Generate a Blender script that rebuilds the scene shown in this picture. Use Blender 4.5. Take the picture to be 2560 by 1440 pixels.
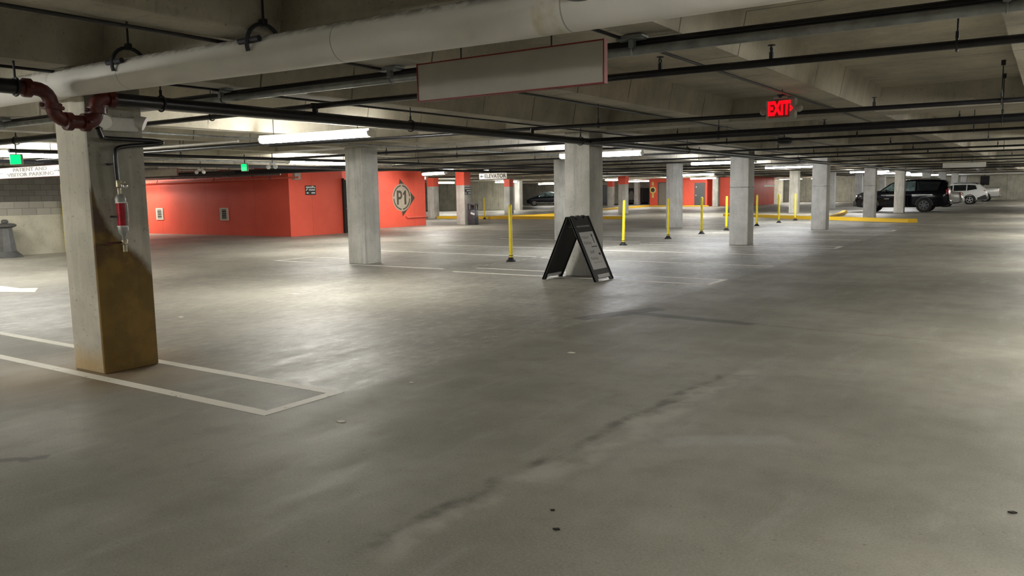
import bpy, bmesh, math, random
from mathutils import Vector, Matrix
random.seed(7)
for o in list(bpy.data.objects): bpy.data.objects.remove(o)
SC = bpy.context.scene
COL = SC.collection
PI = math.pi

# ------------------------------------------------------------------ camera, world, exposure
cam_d = bpy.data.cameras.new('camera'); cam = bpy.data.objects.new('camera', cam_d); COL.objects.link(cam)
cam_d.sensor_width = 36.0; cam_d.lens = 36.0 * 1990 / 2560; cam_d.clip_start = 0.05; cam_d.clip_end = 300
_R = ((0.828827817635991, 0.0522045021847493, -0.5570629575410692),
      (0.5592339577392562, -0.10821218384614854, 0.8219169689077694),
      (-0.017373232976285246, -0.9927561700734425, -0.11888379854741293))   # columns: image right, image down, view
cam.matrix_world = Matrix(((_R[0][0], -_R[0][1], -_R[0][2], 0), (_R[1][0], -_R[1][1], -_R[1][2], 0),
                           (_R[2][0], -_R[2][1], -_R[2][2], 1.55), (0, 0, 0, 1)))
SC.camera = cam
w = bpy.data.worlds.new('world'); SC.world = w; w.use_nodes = True
w.node_tree.nodes['Background'].inputs[0].default_value = (0.02, 0.02, 0.02, 1)
w.node_tree.nodes['Background'].inputs[1].default_value = 0.0
SC.view_settings.view_transform = 'Standard'; SC.view_settings.look = 'None'
SC.view_settings.gamma = 1; SC.view_settings.use_curve_mapping = False
SC.view_settings.exposure = 0.45
LAMP = 85.0          # emission strength of the tube lenses

# ------------------------------------------------------------------ node and material helpers
class NT:
    def __init__(s, name):
        s.m = bpy.data.materials.new(name); s.m.use_nodes = True
        s.t = s.m.node_tree; s.b = s.t.nodes['Principled BSDF']
        s._pos = None
    def n(s, typ, **kw):
        nd = s.t.nodes.new(typ)
        for k, v in kw.items(): setattr(nd, k, v)
        return nd
    def put(s, sock, v):
        if hasattr(v, 'is_output') or isinstance(v, bpy.types.NodeSocket): s.t.links.new(v, sock)
        else: sock.default_value = v
    def pos(s):
        if s._pos is None: s._pos = s.n('ShaderNodeNewGeometry').outputs['Position']
        return s._pos
    def math(s, op, a, b=0.0, c=None, clamp=False):
        nd = s.n('ShaderNodeMath', operation=op); nd.use_clamp = clamp
        s.put(nd.inputs[0], a); s.put(nd.inputs[1], b)
        if c is not None: s.put(nd.inputs[2], c)
        return nd.outputs[0]
    def vec(s, op, a, b=(0, 0, 0), scale=None):
        nd = s.n('ShaderNodeVectorMath', operation=op); s.put(nd.inputs[0], a)
        if scale is not None: s.put(nd.inputs['Scale'], scale)
        else: s.put(nd.inputs[1], b)
        return nd.outputs['Value'] if op in ('LENGTH', 'DOT_PRODUCT', 'DISTANCE') else nd.outputs[0]
    def xyz(s, v):
        nd = s.n('ShaderNodeSeparateXYZ'); s.put(nd.inputs[0], v); return nd.outputs
    def noise(s, v, scale, detail=6, rough=0.6):
        nd = s.n('ShaderNodeTexNoise'); s.put(nd.inputs['Vector'], v)
        nd.inputs['Scale'].default_value = scale; nd.inputs['Detail'].default_value = detail; nd.inputs['Roughness'].default_value = rough
        return nd.outputs[0]
    def ramp(s, f, a, b, lo=0.0, hi=1.0):
        nd = s.n('ShaderNodeMapRange', clamp=True, interpolation_type='SMOOTHSTEP')
        s.put(nd.inputs[0], f); nd.inputs[1].default_value = a; nd.inputs[2].default_value = b
        nd.inputs[3].default_value = lo; nd.inputs[4].default_value = hi
        return nd.outputs[0]
    def mix(s, f, a, b, mode='MIX'):
        nd = s.n('ShaderNodeMix', data_type='RGBA', blend_type=mode)
        s.put(nd.inputs[0], f)
        for i, v in ((6, a), (7, b)):
            if isinstance(v, tuple): v = (*v[:3], 1)
            s.put(nd.inputs[i], v)
        return nd.outputs[2]
    def bump(s, h, strength=0.3, dist=0.02):
        nd = s.n('ShaderNodeBump'); nd.inputs['Strength'].default_value = strength; nd.inputs['Distance'].default_value = dist
        s.put(nd.inputs['Height'], h); s.t.links.new(nd.outputs[0], s.b.inputs['Normal'])
    def out(s, col=None, rough=None, metal=None, spec=None):
        if col is not None: s.put(s.b.inputs['Base Color'], (*col[:3], 1) if isinstance(col, tuple) else col)
        if rough is not None: s.put(s.b.inputs['Roughness'], rough)
        if metal is not None: s.put(s.b.inputs['Metallic'], metal)
        if spec is not None: s.put(s.b.inputs['Specular IOR Level'], spec)
        return s.m
    def seg(s, a, b, width, wob=0.05, wscale=3.0, soft=0.5):
        """mask of a floor mark lying along a-b: 1 on the mark, 0 away from it"""
        p = s.pos()
        nz = s.noise(p, wscale, 5); off = s.math('MULTIPLY', s.math('SUBTRACT', nz, 0.5), wob * 2)
        ab = Vector((b[0] - a[0], b[1] - a[1], 0)); L = ab.length; d = ab / L
        rel = s.vec('SUBTRACT', p, (a[0], a[1], 0))
        t = s.math('DIVIDE', s.vec('DOT_PRODUCT', rel, tuple(d)), L)
        q = s.math('ADD', s.vec('DOT_PRODUCT', rel, (-d.y, d.x, 0)), off)
        side = s.ramp(s.math('ABSOLUTE', q), width * (1 - soft), width, 1, 0)
        ends = s.math('MULTIPLY', s.ramp(t, 0.0, 0.08), s.ramp(t, 0.92, 1.0, 1, 0))
        return s.math('MULTIPLY', side, ends)

def plain(name, col, rough=0.5, metal=0.0, var=0.12, scale=6.0, bump=0.0, spec=None):
    k = NT(name); p = k.n('ShaderNodeTexCoord').outputs['Object']
    nz = k.noise(p, scale, 5)
    dark = tuple(c * (1 - var) for c in col); lite = tuple(min(1, c * (1 + var)) for c in col)
    c = k.mix(k.ramp(nz, 0.35, 0.65), dark, lite)
    if bump: k.bump(k.noise(p, scale * 8, 4), bump, 0.01)
    return k.out(c, rough, metal, spec)

def glow(name, col, strength):
    k = NT(name); k.out(tuple(col), 0.4)
    k.put(k.b.inputs['Emission Color'], (*col, 1)); k.b.inputs['Emission Strength'].default_value = strength
    return k.m

def concrete(name, c1, c2, pores=0.5, streak=0.3, joint=None, rough=0.75, extra=None):
    k = NT(name); p = k.pos()
    a = k.noise(p, 1.3, 8, 0.62); b = k.noise(p, 9.0, 6, 0.7)
    c = k.mix(k.ramp(a, 0.33, 0.68), c1, c2)
    c = k.mix(k.ramp(b, 0.55, 0.75, 0, 0.35), c, tuple(x * 0.6 for x in c1))
    if streak:
        sv = k.vec('MULTIPLY', p, (5.0, 5.0, 0.35)); sn = k.noise(sv, 1.6, 6)
        c = k.mix(k.ramp(sn, 0.5, 0.72, 0, streak), c, tuple(x * 0.5 for x in c1))
        c = k.mix(k.ramp(sn, 0.45, 0.28, 0, streak), c, tuple(min(1, x * 1.25) for x in c2))
    if pores:
        pn = k.noise(p, 38.0, 2, 0.5)
        c = k.mix(k.ramp(pn, 0.66, 0.72, 0, pores), c, tuple(x * 0.3 for x in c1))
    if joint:                                       # form-board joints: axis index, spacing, offset, half width
        ax, sp, off, hw = joint
        f = k.math('ADD', k.xyz(p)[ax], k.math('MULTIPLY', k.math('SUBTRACT', k.noise(p, 2.0, 3), 0.5), 0.05))
        fr = k.math('ABSOLUTE', k.math('SUBTRACT', k.math('FRACT', k.math('DIVIDE', k.math('ADD', f, off), sp)), 0.5))
        jm = k.ramp(k.math('MULTIPLY', fr, sp), hw * 0.4, hw, 1, 0)
        c = k.mix(k.math('MULTIPLY', jm, k.ramp(k.noise(p, 1.1, 3), 0.4, 0.55, 0.15, 0.85)), c, tuple(x * 0.22 for x in c1))
    if extra: c = extra(k, c)
    k.bump(k.math('ADD', k.math('MULTIPLY', b, 0.5), k.noise(p, 45, 3)), 0.25, 0.01)
    return k.out(c, rough, spec=0.3)

# ------------------------------------------------------------------ mesh builder
def basis(d):
    d = Vector(d).normalized(); u = Vector((0, 0, 1)) if abs(d.z) < 0.9 else Vector((1, 0, 0))
    x = u.cross(d).normalized(); y = d.cross(x).normalized(); return x, y, d

class MB:
    def __init__(s): s.bm = bmesh.new()
    def box(s, c, size, rot=None, bev=0.0, seg=1):
        m = Matrix.Translation(Vector(c)) @ (rot.to_4x4() if rot else Matrix.Identity(4)) @ Matrix.Diagonal((size[0], size[1], size[2], 1))
        r = bmesh.ops.create_cube(s.bm, size=1.0, matrix=m)
        if bev:
            es = list({e for v in r['verts'] for e in v.link_edges})
            bmesh.ops.bevel(s.bm, geom=es, offset=bev, segments=seg, affect='EDGES', profile=0.5)
        return s
    def span(s, a, b, bev=0.0, seg=1):
        return s.box([(a[i] + b[i]) / 2 for i in range(3)], [abs(b[i] - a[i]) for i in range(3)], None, bev, seg)
    def ring(s, c, x, y, r, n):
        return [s.bm.verts.new(Vector(c) + x * (r * math.cos(2 * PI * i / n)) + y * (r * math.sin(2 * PI * i / n))) for i in range(n)]
    def skin(s, rings, cap=True, closed=False):
        n = len(rings[0])
        pr = list(zip(rings, rings[1:])) + ([(rings[-1], rings[0])] if closed else [])
        for a, b in pr:
            for i in range(n):
                try: s.bm.faces.new((a[i], a[(i + 1) % n], b[(i + 1) % n], b[i]))
                except ValueError: pass
        if cap and not closed:
            s.bm.faces.new(list(reversed(rings[0]))); s.bm.faces.new(rings[-1])
        return s
    def tube(s, pts, r, n=12, cap=True):
        pts = [Vector(p) for p in pts]; rs = r if isinstance(r, (list, tuple)) else [r] * len(pts)
        t0 = (pts[1] - pts[0]).normalized(); x, y, _ = basis(t0); rings = []
        for i, p in enumerate(pts):
            if i == 0: t = pts[1] - pts[0]
            elif i == len(pts) - 1: t = pts[-1] - pts[-2]
            else: t = (pts[i + 1] - pts[i]).normalized() + (pts[i] - pts[i - 1]).normalized()
            t.normalize()
            x = (x - t * x.dot(t)).normalized(); y = t.cross(x)
            k = 1.0
            if 0 < i < len(pts) - 1:
                cs = (pts[i + 1] - pts[i]).normalized().dot(t); k = 1 / max(cs, 0.5) if cs < 0.999 else 1
                k = min(k, 1.2)
            rings.append(s.ring(p, x, y, rs[i] * k, n))
        return s.skin(rings, cap)
    def lathe(s, prof, o=(0, 0, 0), ax=(0, 0, 1), n=24, cap=True):
        x, y, d = basis(ax)
        return s.skin([s.ring(Vector(o) + d * h, x, y, max(r, 1e-4), n) for r, h in prof], cap)
    def torus(s, c, ax, R, r, n=20, m=8):
        x, y, d = basis(ax); rings = []
        for i in range(n):
            a = 2 * PI * i / n; e = x * math.cos(a) + y * math.sin(a)
            rings.append(s.ring(Vector(c) + e * R, e, d, r, m))
        return s.skin(rings, False, True)
    def prism(s, poly, o, ux, uy, depth):
        ux, uy = Vector(ux), Vector(uy); nrm = ux.cross(uy).normalized()
        a = [s.bm.verts.new(Vector(o) + ux * p[0] + uy * p[1]) for p in poly]
        b = [s.bm.verts.new(v.co + nrm * depth) for v in a]
        n = len(a)
        for i in range(n): s.bm.faces.new((a[i], a[(i + 1) % n], b[(i + 1) % n], b[i]))
        s.bm.faces.new(list(reversed(a))); s.bm.faces.new(b)
        return s
    def sphere(s, c, r, sc=(1, 1, 1), u=16, v=10):
        bmesh.ops.create_uvsphere(s.bm, u_segments=u, v_segments=v, radius=r, matrix=Matrix.Translation(Vector(c)) @ Matrix.Diagonal((*sc, 1)))
        return s
    def mesh(s, name, off=None, smooth=True):
        if off is not None: bmesh.ops.translate(s.bm, verts=s.bm.verts, vec=-Vector(off))
        bmesh.ops.recalc_face_normals(s.bm, faces=s.bm.faces)
        me = bpy.data.meshes.new(name); s.bm.to_mesh(me); s.bm.free()
        if smooth:
            for p in me.polygons: p.use_smooth = True
            me.set_sharp_from_angle(angle=math.radians(35))
        return me

def tag(o, label=None, cat=None, group=None, kind=None):
    if label: o['label'] = label
    if cat: o['category'] = cat
    if group: o['group'] = group
    if kind: o['kind'] = kind
    return o
def thing(name, label, cat, loc=(0, 0, 0), rz=0.0, group=None):
    o = bpy.data.objects.new(name, None); COL.objects.link(o); o.empty_display_size = 0.1
    o.location = loc; o.rotation_euler = (0, 0, rz); return tag(o, label, cat, group, 'thing')
def part(name, mb, m, parent, world=False, label=None):
    off = parent_world(parent) if world else None
    o = bpy.data.objects.new(name, mb.mesh(name, off)); o.data.materials.append(m); COL.objects.link(o); o.parent = parent
    if label: o['label'] = label
    return o
def parent_world(p):
    v = Vector((0, 0, 0))
    while p: v = v + p.location; p = p.parent
    return v
def solo(name, mb, m, label, cat, loc=(0, 0, 0), group=None, world=False, rz=0.0):
    o = bpy.data.objects.new(name, mb.mesh(name, loc if world else None)); o.data.materials.append(m); COL.objects.link(o)
    o.location = loc; o.rotation_euler = (0, 0, rz); return tag(o, label, cat, group, 'thing')
def struct(name, mb, m, parent=None, label=None):
    o = bpy.data.objects.new(name, mb.mesh(name)); o.data.materials.append(m); COL.objects.link(o)
    if parent: o.parent = parent
    else: o['kind'] = 'structure'
    if label: o['label'] = label
    return o
def dup(root, loc, rz=None, label=None, group=None):
    def cp(o, par):
        c = o.copy(); COL.objects.link(c)
        if par is not None: c.parent = par
        for ch in list(o.children): cp(ch, c)
        return c
    r = cp(root, None); r.location = loc
    if rz is not None: r.rotation_euler = (0, 0, rz)
    if label: r['label'] = label
    if group: r['group'] = group
    return r
def text(name, s, size, m, parent, o, ux, uy, depth=0.004, align='CENTER', bold=0.0, sx=1.0):
    """lettering: origin o, reading direction ux, up uy, in the parent's own coordinates"""
    cu = bpy.data.curves.new(name, 'FONT'); cu.body = s; cu.size = size; cu.align_x = align; cu.align_y = 'CENTER'
    cu.extrude = depth / 2; cu.offset = bold; cu.space_line = 0.9; cu.resolution_u = 3
    t = bpy.data.objects.new(name, cu); COL.objects.link(t)
    me = bpy.data.meshes.new_from_object(t); bpy.data.objects.remove(t)
    ux, uy = Vector(ux).normalized(), Vector(uy).normalized(); n = ux.cross(uy)
    M = Matrix(((ux.x * sx, uy.x, n.x, o[0]), (ux.y * sx, uy.y, n.y, o[1]), (ux.z * sx, uy.z, n.z, o[2]), (0, 0, 0, 1)))
    me.transform(M); me.name = name
    ob = bpy.data.objects.new(name, me); me.materials.append(m); COL.objects.link(ob); ob.parent = parent
    return ob

# ------------------------------------------------------------------ materials
def rust(k, c):                                     # brown water stain down the aisle side of the first column
    p = k.pos(); x, y, z = k.xyz(p)
    nz = k.math('MULTIPLY', k.math('SUBTRACT', k.noise(p, 3.0, 6), 0.5), 0.45)
    u = k.math('DIVIDE', k.math('SUBTRACT', y, 3.75), 0.53)
    edge = k.math('SUBTRACT', 1.70, k.math('MULTIPLY', k.math('POWER', k.math('MAXIMUM', u, 0.0), 0.55), 0.80))
    d = k.math('SUBTRACT', k.math('ADD', edge, k.math('MULTIPLY', nz, 0.5)), z)
    face = k.ramp(x, -6.97, -6.945)
    m = k.math('MULTIPLY', k.ramp(d, -0.03, 0.10), face)
    tone = k.mix(k.ramp(z, 0.75, 1.25), (0.150, 0.085, 0.006), (0.075, 0.028, 0.004))
    tone = k.mix(k.ramp(k.noise(p, 5.0, 5), 0.4, 0.65), tone, (0.20, 0.115, 0.010))
    c = k.mix(k.math('MULTIPLY', m, 0.93), c, tone)
    low = k.math('MULTIPLY', k.ramp(k.math('ADD', z, nz), 0.28, 0.02, 0, 0.75), k.math('SUBTRACT', 1.0, face))
    c = k.mix(low, c, (0.42, 0.29, 0.12))
    upper = k.math('MULTIPLY', k.ramp(z, 1.2, 1.35), face)
    return k.mix(k.math('MULTIPLY', upper, 0.35), c, (0.10, 0.105, 0.09))

M_COLUMN = concrete('column_concrete', (0.42, 0.415, 0.385), (0.60, 0.59, 0.555), 0.5, 0.40, None)
M_COLJ = concrete('jointed_column_concrete', (0.42, 0.415, 0.385), (0.60, 0.59, 0.555), 0.5, 0.30, (2, 2.6, -0.29, 0.014))
M_COLRUST = concrete('stained_column_concrete', (0.46, 0.44, 0.38), (0.66, 0.63, 0.545), 0.5, 0.45, None, extra=rust)
M_CEIL = concrete('ceiling_concrete', (0.36, 0.335, 0.275), (0.52, 0.485, 0.40), 0.4, 0.15, (1, 1.25, 0.3, 0.014), 0.85)
M_WALL = concrete('wall_concrete', (0.41, 0.395, 0.325), (0.58, 0.56, 0.46), 0.4, 0.4, (0, 2.4, 0.2, 0.02), 0.85)

def floor_mat():
    k = NT('floor_concrete'); p = k.pos()
    a = k.noise(p, 0.55, 8, 0.6); b = k.noise(p, 3.2, 8, 0.65)
    st = k.noise(k.vec('MULTIPLY', p, (2.4, 0.5, 1)), 1.8, 7, 0.65)
    c = k.mix(k.ramp(a, 0.32, 0.68), (0.205, 0.195, 0.162), (0.315, 0.302, 0.258))
    c = k.mix(k.ramp(b, 0.45, 0.75, 0, 0.5), c, (0.17, 0.158, 0.13))
    c = k.mix(k.ramp(st, 0.54, 0.75, 0, 0.32), c, (0.39, 0.385, 0.36))
    fine = k.noise(p, 75, 4, 0.75)
    c = k.mix(k.ramp(fine, 0.50, 0.68, 0, 0.40), c, (0.13, 0.122, 0.10))
    c = k.mix(k.ramp(fine, 0.50, 0.34, 0, 0.30), c, (0.38, 0.365, 0.32))
    sp = k.noise(p, 26, 3, 0.55)
    c = k.mix(k.ramp(sp, 0.68, 0.74, 0, 0.5), c, (0.07, 0.065, 0.055))
    # the parking side of the slab is a smoother, scuffed pour; the aisle is a rougher one
    fx = k.xyz(p)
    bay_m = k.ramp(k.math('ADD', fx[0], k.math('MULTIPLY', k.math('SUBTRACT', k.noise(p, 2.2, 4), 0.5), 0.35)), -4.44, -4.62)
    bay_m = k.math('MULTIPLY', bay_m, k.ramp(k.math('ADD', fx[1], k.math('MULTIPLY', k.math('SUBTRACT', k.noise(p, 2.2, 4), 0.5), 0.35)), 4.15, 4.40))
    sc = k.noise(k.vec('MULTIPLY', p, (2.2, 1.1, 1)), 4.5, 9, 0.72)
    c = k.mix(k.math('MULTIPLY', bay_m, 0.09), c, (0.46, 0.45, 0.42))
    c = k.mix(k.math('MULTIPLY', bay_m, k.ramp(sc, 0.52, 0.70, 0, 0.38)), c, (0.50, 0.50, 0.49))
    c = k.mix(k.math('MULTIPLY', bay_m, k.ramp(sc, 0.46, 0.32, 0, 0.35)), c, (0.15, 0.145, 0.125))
    # saw-cut joints, patched strip, wash marks and drips, each where it lies on the slab
    c = k.mix(k.math('MULTIPLY', k.seg((-14, 9.7), (2.0, 8.75), 0.020, 0.03, 1.2, 0.8), k.ramp(k.noise(p, 1.3, 4), 0.35, 0.6, 0.1, 0.6)), c, (0.07, 0.065, 0.055))
    c = k.mix(k.math('MULTIPLY', k.seg((-4.75, 8.35), (-4.2, 9.75), 0.17, 0.10, 2.5, 0.3), 0.75), c, (0.085, 0.08, 0.07))
    c = k.mix(k.math('MULTIPLY', k.seg((-4.5, 9.2), (-2.7, 9.02), 0.13, 0.08, 2.5, 0.3), 0.75), c, (0.085, 0.08, 0.07))
    c = k.mix(k.math('MULTIPLY', k.seg((-2.30, 2.2), (-2.05, 6.9), 0.15, 0.22, 1.6, 0.9), k.ramp(k.noise(p, 2.6, 6), 0.40, 0.62, 0.03, 0.48)), c, (0.50, 0.49, 0.44))
    c = k.mix(k.math('MULTIPLY', k.seg((-2.47, 2.2), (-2.2, 6.6), 0.075, 0.16, 1.6, 0.9), k.ramp(k.noise(p, 3.5, 5), 0.38, 0.62, 0.06, 0.72)), c, (0.07, 0.062, 0.05))
    c = k.mix(k.math('MULTIPLY', k.seg((-1.95, 4.45), (-1.25, 4.95), 0.16, 0.10, 2.0, 0.8), 0.35), c, (0.42, 0.42, 0.42))
    c = k.mix(k.math('MULTIPLY', k.seg((-5.25, 2.0), (-4.97, 2.3), 0.06, 0.10, 5.0, 0.6), 0.7), c, (0.05, 0.045, 0.04))
    d = k.vec('DISTANCE', p, (-7.2, 3.75, 0.0)); dn = k.math('ADD', d, k.math('MULTIPLY', k.math('SUBTRACT', k.noise(p, 1.7, 5), 0.5), 1.2))
    c = k.mix(k.ramp(dn, 1.5, 0.3, 0, 0.55), c, (0.30, 0.20, 0.10))
    rr = k.ramp(k.math('ADD', k.math('MULTIPLY', a, 0.5), k.math('MULTIPLY', st, 0.5)), 0.40, 0.60, 0.66, 0.56)
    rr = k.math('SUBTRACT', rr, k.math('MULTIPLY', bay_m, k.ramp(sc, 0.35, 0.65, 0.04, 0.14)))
    k.bump(k.math('ADD', k.math('MULTIPLY', b, 0.6), k.math('MULTIPLY', sp, 0.5)), 0.12, 0.01)
    return k.out(c, rr, spec=0.33)
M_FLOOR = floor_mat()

def block_mat():
    k = NT('block_wall'); p = k.pos(); x, y, z = k.xyz(p)
    cb = k.n('ShaderNodeCombineXYZ'); k.put(cb.inputs[0], k.math('ADD', y, x)); k.put(cb.inputs[1], k.math('SUBTRACT', z, 1.15))
    br = k.n('ShaderNodeTexBrick'); k.put(br.inputs['Vector'], cb.outputs[0])
    br.inputs['Scale'].default_value = 1.0; br.inputs['Brick Width'].default_value = 0.40; br.inputs['Row Height'].default_value = 0.195
    br.inputs['Mortar Size'].default_value = 0.006; br.inputs['Bias'].default_value = 0.0
    br.inputs['Color1'].default_value = (0.30, 0.285, 0.25, 1); br.inputs['Color2'].default_value = (0.38, 0.36, 0.31, 1); br.inputs['Mortar'].default_value = (0.16, 0.15, 0.13, 1)
    base = k.mix(k.ramp(k.noise(p, 1.6, 7), 0.35, 0.65), (0.42, 0.40, 0.32), (0.56, 0.53, 0.43))
    c = k.mix(k.ramp(z, 1.145, 1.155), base, br.outputs[0])
    c = k.mix(k.ramp(k.noise(p, 12, 4), 0.55, 0.8, 0, 0.4), c, (0.2, 0.19, 0.16))
    k.bump(k.noise(p, 40, 3), 0.3, 0.01)
    return k.out(c, 0.85, spec=0.25)
M_BLOCK = block_mat()

def red_mat():
    k = NT('red_wall_paint'); p = k.pos()
    c = k.mix(k.ramp(k.noise(p, 0.8, 5), 0.35, 0.65), (0.80, 0.112, 0.068), (0.86, 0.130, 0.080))
    x, y, z = k.xyz(p); s_ = k.math('ADD', x, y)
    fr = k.math('ABSOLUTE', k.math('SUBTRACT', k.math('FRACT', k.math('DIVIDE', k.math('ADD', s_, 0.85), 3.2)), 0.5))
    c = k.mix(k.ramp(fr, 0.0015, 0.004, 0.35, 0), c, (0.25, 0.03, 0.02))
    k.bump(k.noise(p, 60, 2), 0.1, 0.005)
    return k.out(c, 0.55, spec=0.35)
M_RED = red_mat()

def worn_paint(name, col, under, wear=0.5, rough=0.6, sc=9.0):
    k = NT(name); p = k.pos(); nz = k.noise(p, sc, 8, 0.7)
    return k.out(k.mix(k.ramp(nz, wear + 0.1, wear + 0.16), tuple(col), tuple(under)), rough, spec=0.35)
M_LINE = worn_paint('white_line_paint', (0.84, 0.81, 0.73), (0.30, 0.28, 0.24), 0.50)
M_LINEFAR = worn_paint('white_line_paint_thin', (0.78, 0.77, 0.70), (0.40, 0.38, 0.33), 0.48)
M_LINEOLD = worn_paint('worn_line_paint', (0.55, 0.53, 0.47), (0.30, 0.28, 0.24), 0.36, 0.6, 5.0)
M_CURB = worn_paint('yellow_curb_paint', (0.80, 0.50, 0.025), (0.55, 0.38, 0.08), 0.58)
M_CHIP = worn_paint('chipped_yellow_paint', (0.80, 0.66, 0.18), (0.72, 0.68, 0.55), 0.42, 0.6, 5.0)

def pipe_white():
    k = NT('white_pipe_jacket'); p = k.pos()
    c = k.mix(k.ramp(k.noise(p, 2.0, 6), 0.3, 0.7), (0.74, 0.73, 0.69), (0.84, 0.83, 0.80))
    x, y, z = k.xyz(p)
    zr = k.math('SUBTRACT', z, k.math('SUBTRACT', 2.42, k.math('MULTIPLY', x, 0.0150)))
    dust = k.math('MULTIPLY', k.ramp(zr, 0.045, 0.10), k.ramp(k.noise(p, 16, 5), 0.35, 0.6))
    c = k.mix(k.math('MULTIPLY', dust, 0.8), c, (0.16, 0.145, 0.12))
    band = k.math('MULTIPLY', k.ramp(k.math('ABSOLUTE', k.math('ADD', x, 2.12)), 0.05, 0.09, 1, 0), k.ramp(k.noise(p, 6, 4), 0.3, 0.6))
    c = k.mix(k.math('MULTIPLY', band, 0.6), c, (0.50, 0.43, 0.26))
    for jx in (-3.6, -2.02, -5.9):
        c = k.mix(k.ramp(k.math('ABSOLUTE', k.math('SUBTRACT', x, jx)), 0.002, 0.006, 0.6, 0), c, (0.12, 0.11, 0.1))
    k.bump(k.noise(p, 9, 5), 0.15, 0.01)
    return k.out(c, 0.42, spec=0.4)
M_PIPEW = pipe_white()
M_BLACKP = plain('black_steel_pipe', (0.009, 0.009, 0.012), 0.32, 0.0, 0.3, 8)
M_GALV = plain('galvanised_conduit', (0.30, 0.32, 0.33), 0.38, 0.55, 0.2, 7)
M_DARKST = plain('dark_strut_steel', (0.030, 0.032, 0.040), 0.5, 0.4, 0.2)
M_REDPIPE = plain('red_pipe_paint', (0.085, 0.010, 0.007), 0.45, 0, 0.35, 9, 0.2)
M_REDRAIL = plain('red_rail_paint', (0.85, 0.20, 0.14), 0.4, 0, 0.1)
M_BRASS = plain('dull_brass', (0.42, 0.38, 0.28), 0.4, 0.6, 0.2)
M_CAST = plain('cast_grey_fitting', (0.34, 0.35, 0.34), 0.5, 0.3, 0.2)
M_SIGHT = plain('red_sight_tube', (0.42, 0.012, 0.03), 0.15, 0, 0.35, 14)
M_SIGHTC = plain('cloudy_sight_tube', (0.38, 0.34, 0.33), 0.18, 0, 0.2, 14)
M_WHITE = plain('white_enamel', (0.72, 0.71, 0.68), 0.4, 0, 0.05)
M_GREYPL = plain('grey_plastic', (0.36, 0.35, 0.32), 0.5, 0, 0.08)
M_SIGNBACK = plain('sign_board_beige', (0.40, 0.38, 0.335), 0.55, 0, 0.05, 3)
M_SIGNW = plain('sign_board_white', (0.86, 0.85, 0.80), 0.5, 0, 0.03, 3)
M_SIGNRED = plain('sign_red_edge', (0.20, 0.016, 0.010), 0.5, 0, 0.1)
M_INK = plain('sign_black_ink', (0.02, 0.02, 0.022), 0.5, 0, 0.1)
M_INKG = plain('sign_faded_ink', (0.30, 0.29, 0.28), 0.6, 0, 0.1)
M_PAPER = plain('sign_paper', (0.62, 0.62, 0.63), 0.5, 0, 0.04, 4)
M_PLASTB = plain('black_sign_plastic', (0.013, 0.013, 0.014), 0.5, 0, 0.2, 10)
M_RUBBER = plain('black_rubber', (0.015, 0.015, 0.015), 0.8, 0, 0.2)
M_YPOST = plain('yellow_post_plastic', (0.88, 0.70, 0.02), 0.42, 0, 0.06)
M_DOOR = plain('dark_grey_door_paint', (0.085, 0.09, 0.095), 0.45, 0, 0.06)
M_DOORL = plain('taupe_door_paint', (0.21, 0.19, 0.165), 0.5, 0, 0.05)
M_DARK = plain('dark_interior', (0.012, 0.009, 0.008), 0.8, 0, 0.1)
M_VENT = plain('vent_beige', (0.62, 0.56, 0.47), 0.5, 0, 0.06)
M_EMBL = plain('emblem_taupe_paint', (0.36, 0.32, 0.26), 0.55, 0, 0.06)
M_EMBD = plain('emblem_dark_paint', (0.060, 0.050, 0.035), 0.55, 0, 0.1)
M_BIN = plain('dark_bin_steel', (0.045, 0.045, 0.055), 0.4, 0.2, 0.15)
M_BOLL = plain('grey_bollard_paint', (0.085, 0.085, 0.085), 0.5, 0.1, 0.15)
M_LENS = glow('lit_lamp_lens', (1.0, 0.975, 0.90), LAMP)
M_LENSC = glow('lit_cool_lamp_lens', (0.93, 0.95, 1.0), LAMP)
M_LENSR = glow('lit_round_lens', (1.0, 0.95, 0.85), 14.0)
M_EXITF = glow('exit_face_red', (0.30, 0.02, 0.02), 0.05)
M_EXITL = glow('exit_letter_red', (1.0, 0.0, 0.004), 2.2)
M_GREENX = glow('green_exit_face', (0.0, 1.0, 0.16), 1.3)
M_SPARK = glow('lit_small_lamp', (1.0, 0.97, 0.9), 5.0)
M_CARK = plain('black_car_paint', (0.003, 0.003, 0.006), 0.12, 0, 0.1, 4, 0, 0.25)
M_CARW = plain('white_car_paint', (0.90, 0.90, 0.89), 0.25, 0, 0.03)
M_CARS = plain('silver_car_paint', (0.50, 0.50, 0.48), 0.28, 0.4, 0.05)
M_CARN = plain('navy_car_paint', (0.010, 0.014, 0.030), 0.2, 0, 0.1)
M_GLASS = plain('dark_car_glass', (0.010, 0.014, 0.016), 0.06, 0, 0.1, 2, 0, 0.8)
M_GLASSL = plain('clear_side_glass', (0.10, 0.15, 0.15), 0.08, 0, 0.5, 3, 0, 0.8)
M_TYRE = plain('tyre_rubber', (0.012, 0.012, 0.012), 0.75, 0, 0.2)
M_ALLOY = plain('alloy_wheel', (0.58, 0.58, 0.58), 0.3, 0.7, 0.1)
M_ALLOYD = plain('black_wheel', (0.10, 0.10, 0.105), 0.3, 0.6, 0.1)
M_CHROME = plain('chrome_trim', (0.80, 0.80, 0.80), 0.12, 1.0, 0.03)
M_TAIL = plain('red_tail_lens', (0.40, 0.012, 0.018), 0.15, 0, 0.2)
M_HEAD = plain('clear_head_lens', (0.62, 0.63, 0.64), 0.1, 0.2, 0.1)
M_PLAST = plain('grey_car_cladding', (0.035, 0.035, 0.036), 0.6, 0, 0.1)
M_PALE = plain('pale_scrap', (0.80, 0.77, 0.68), 0.7, 0, 0.05)

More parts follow.
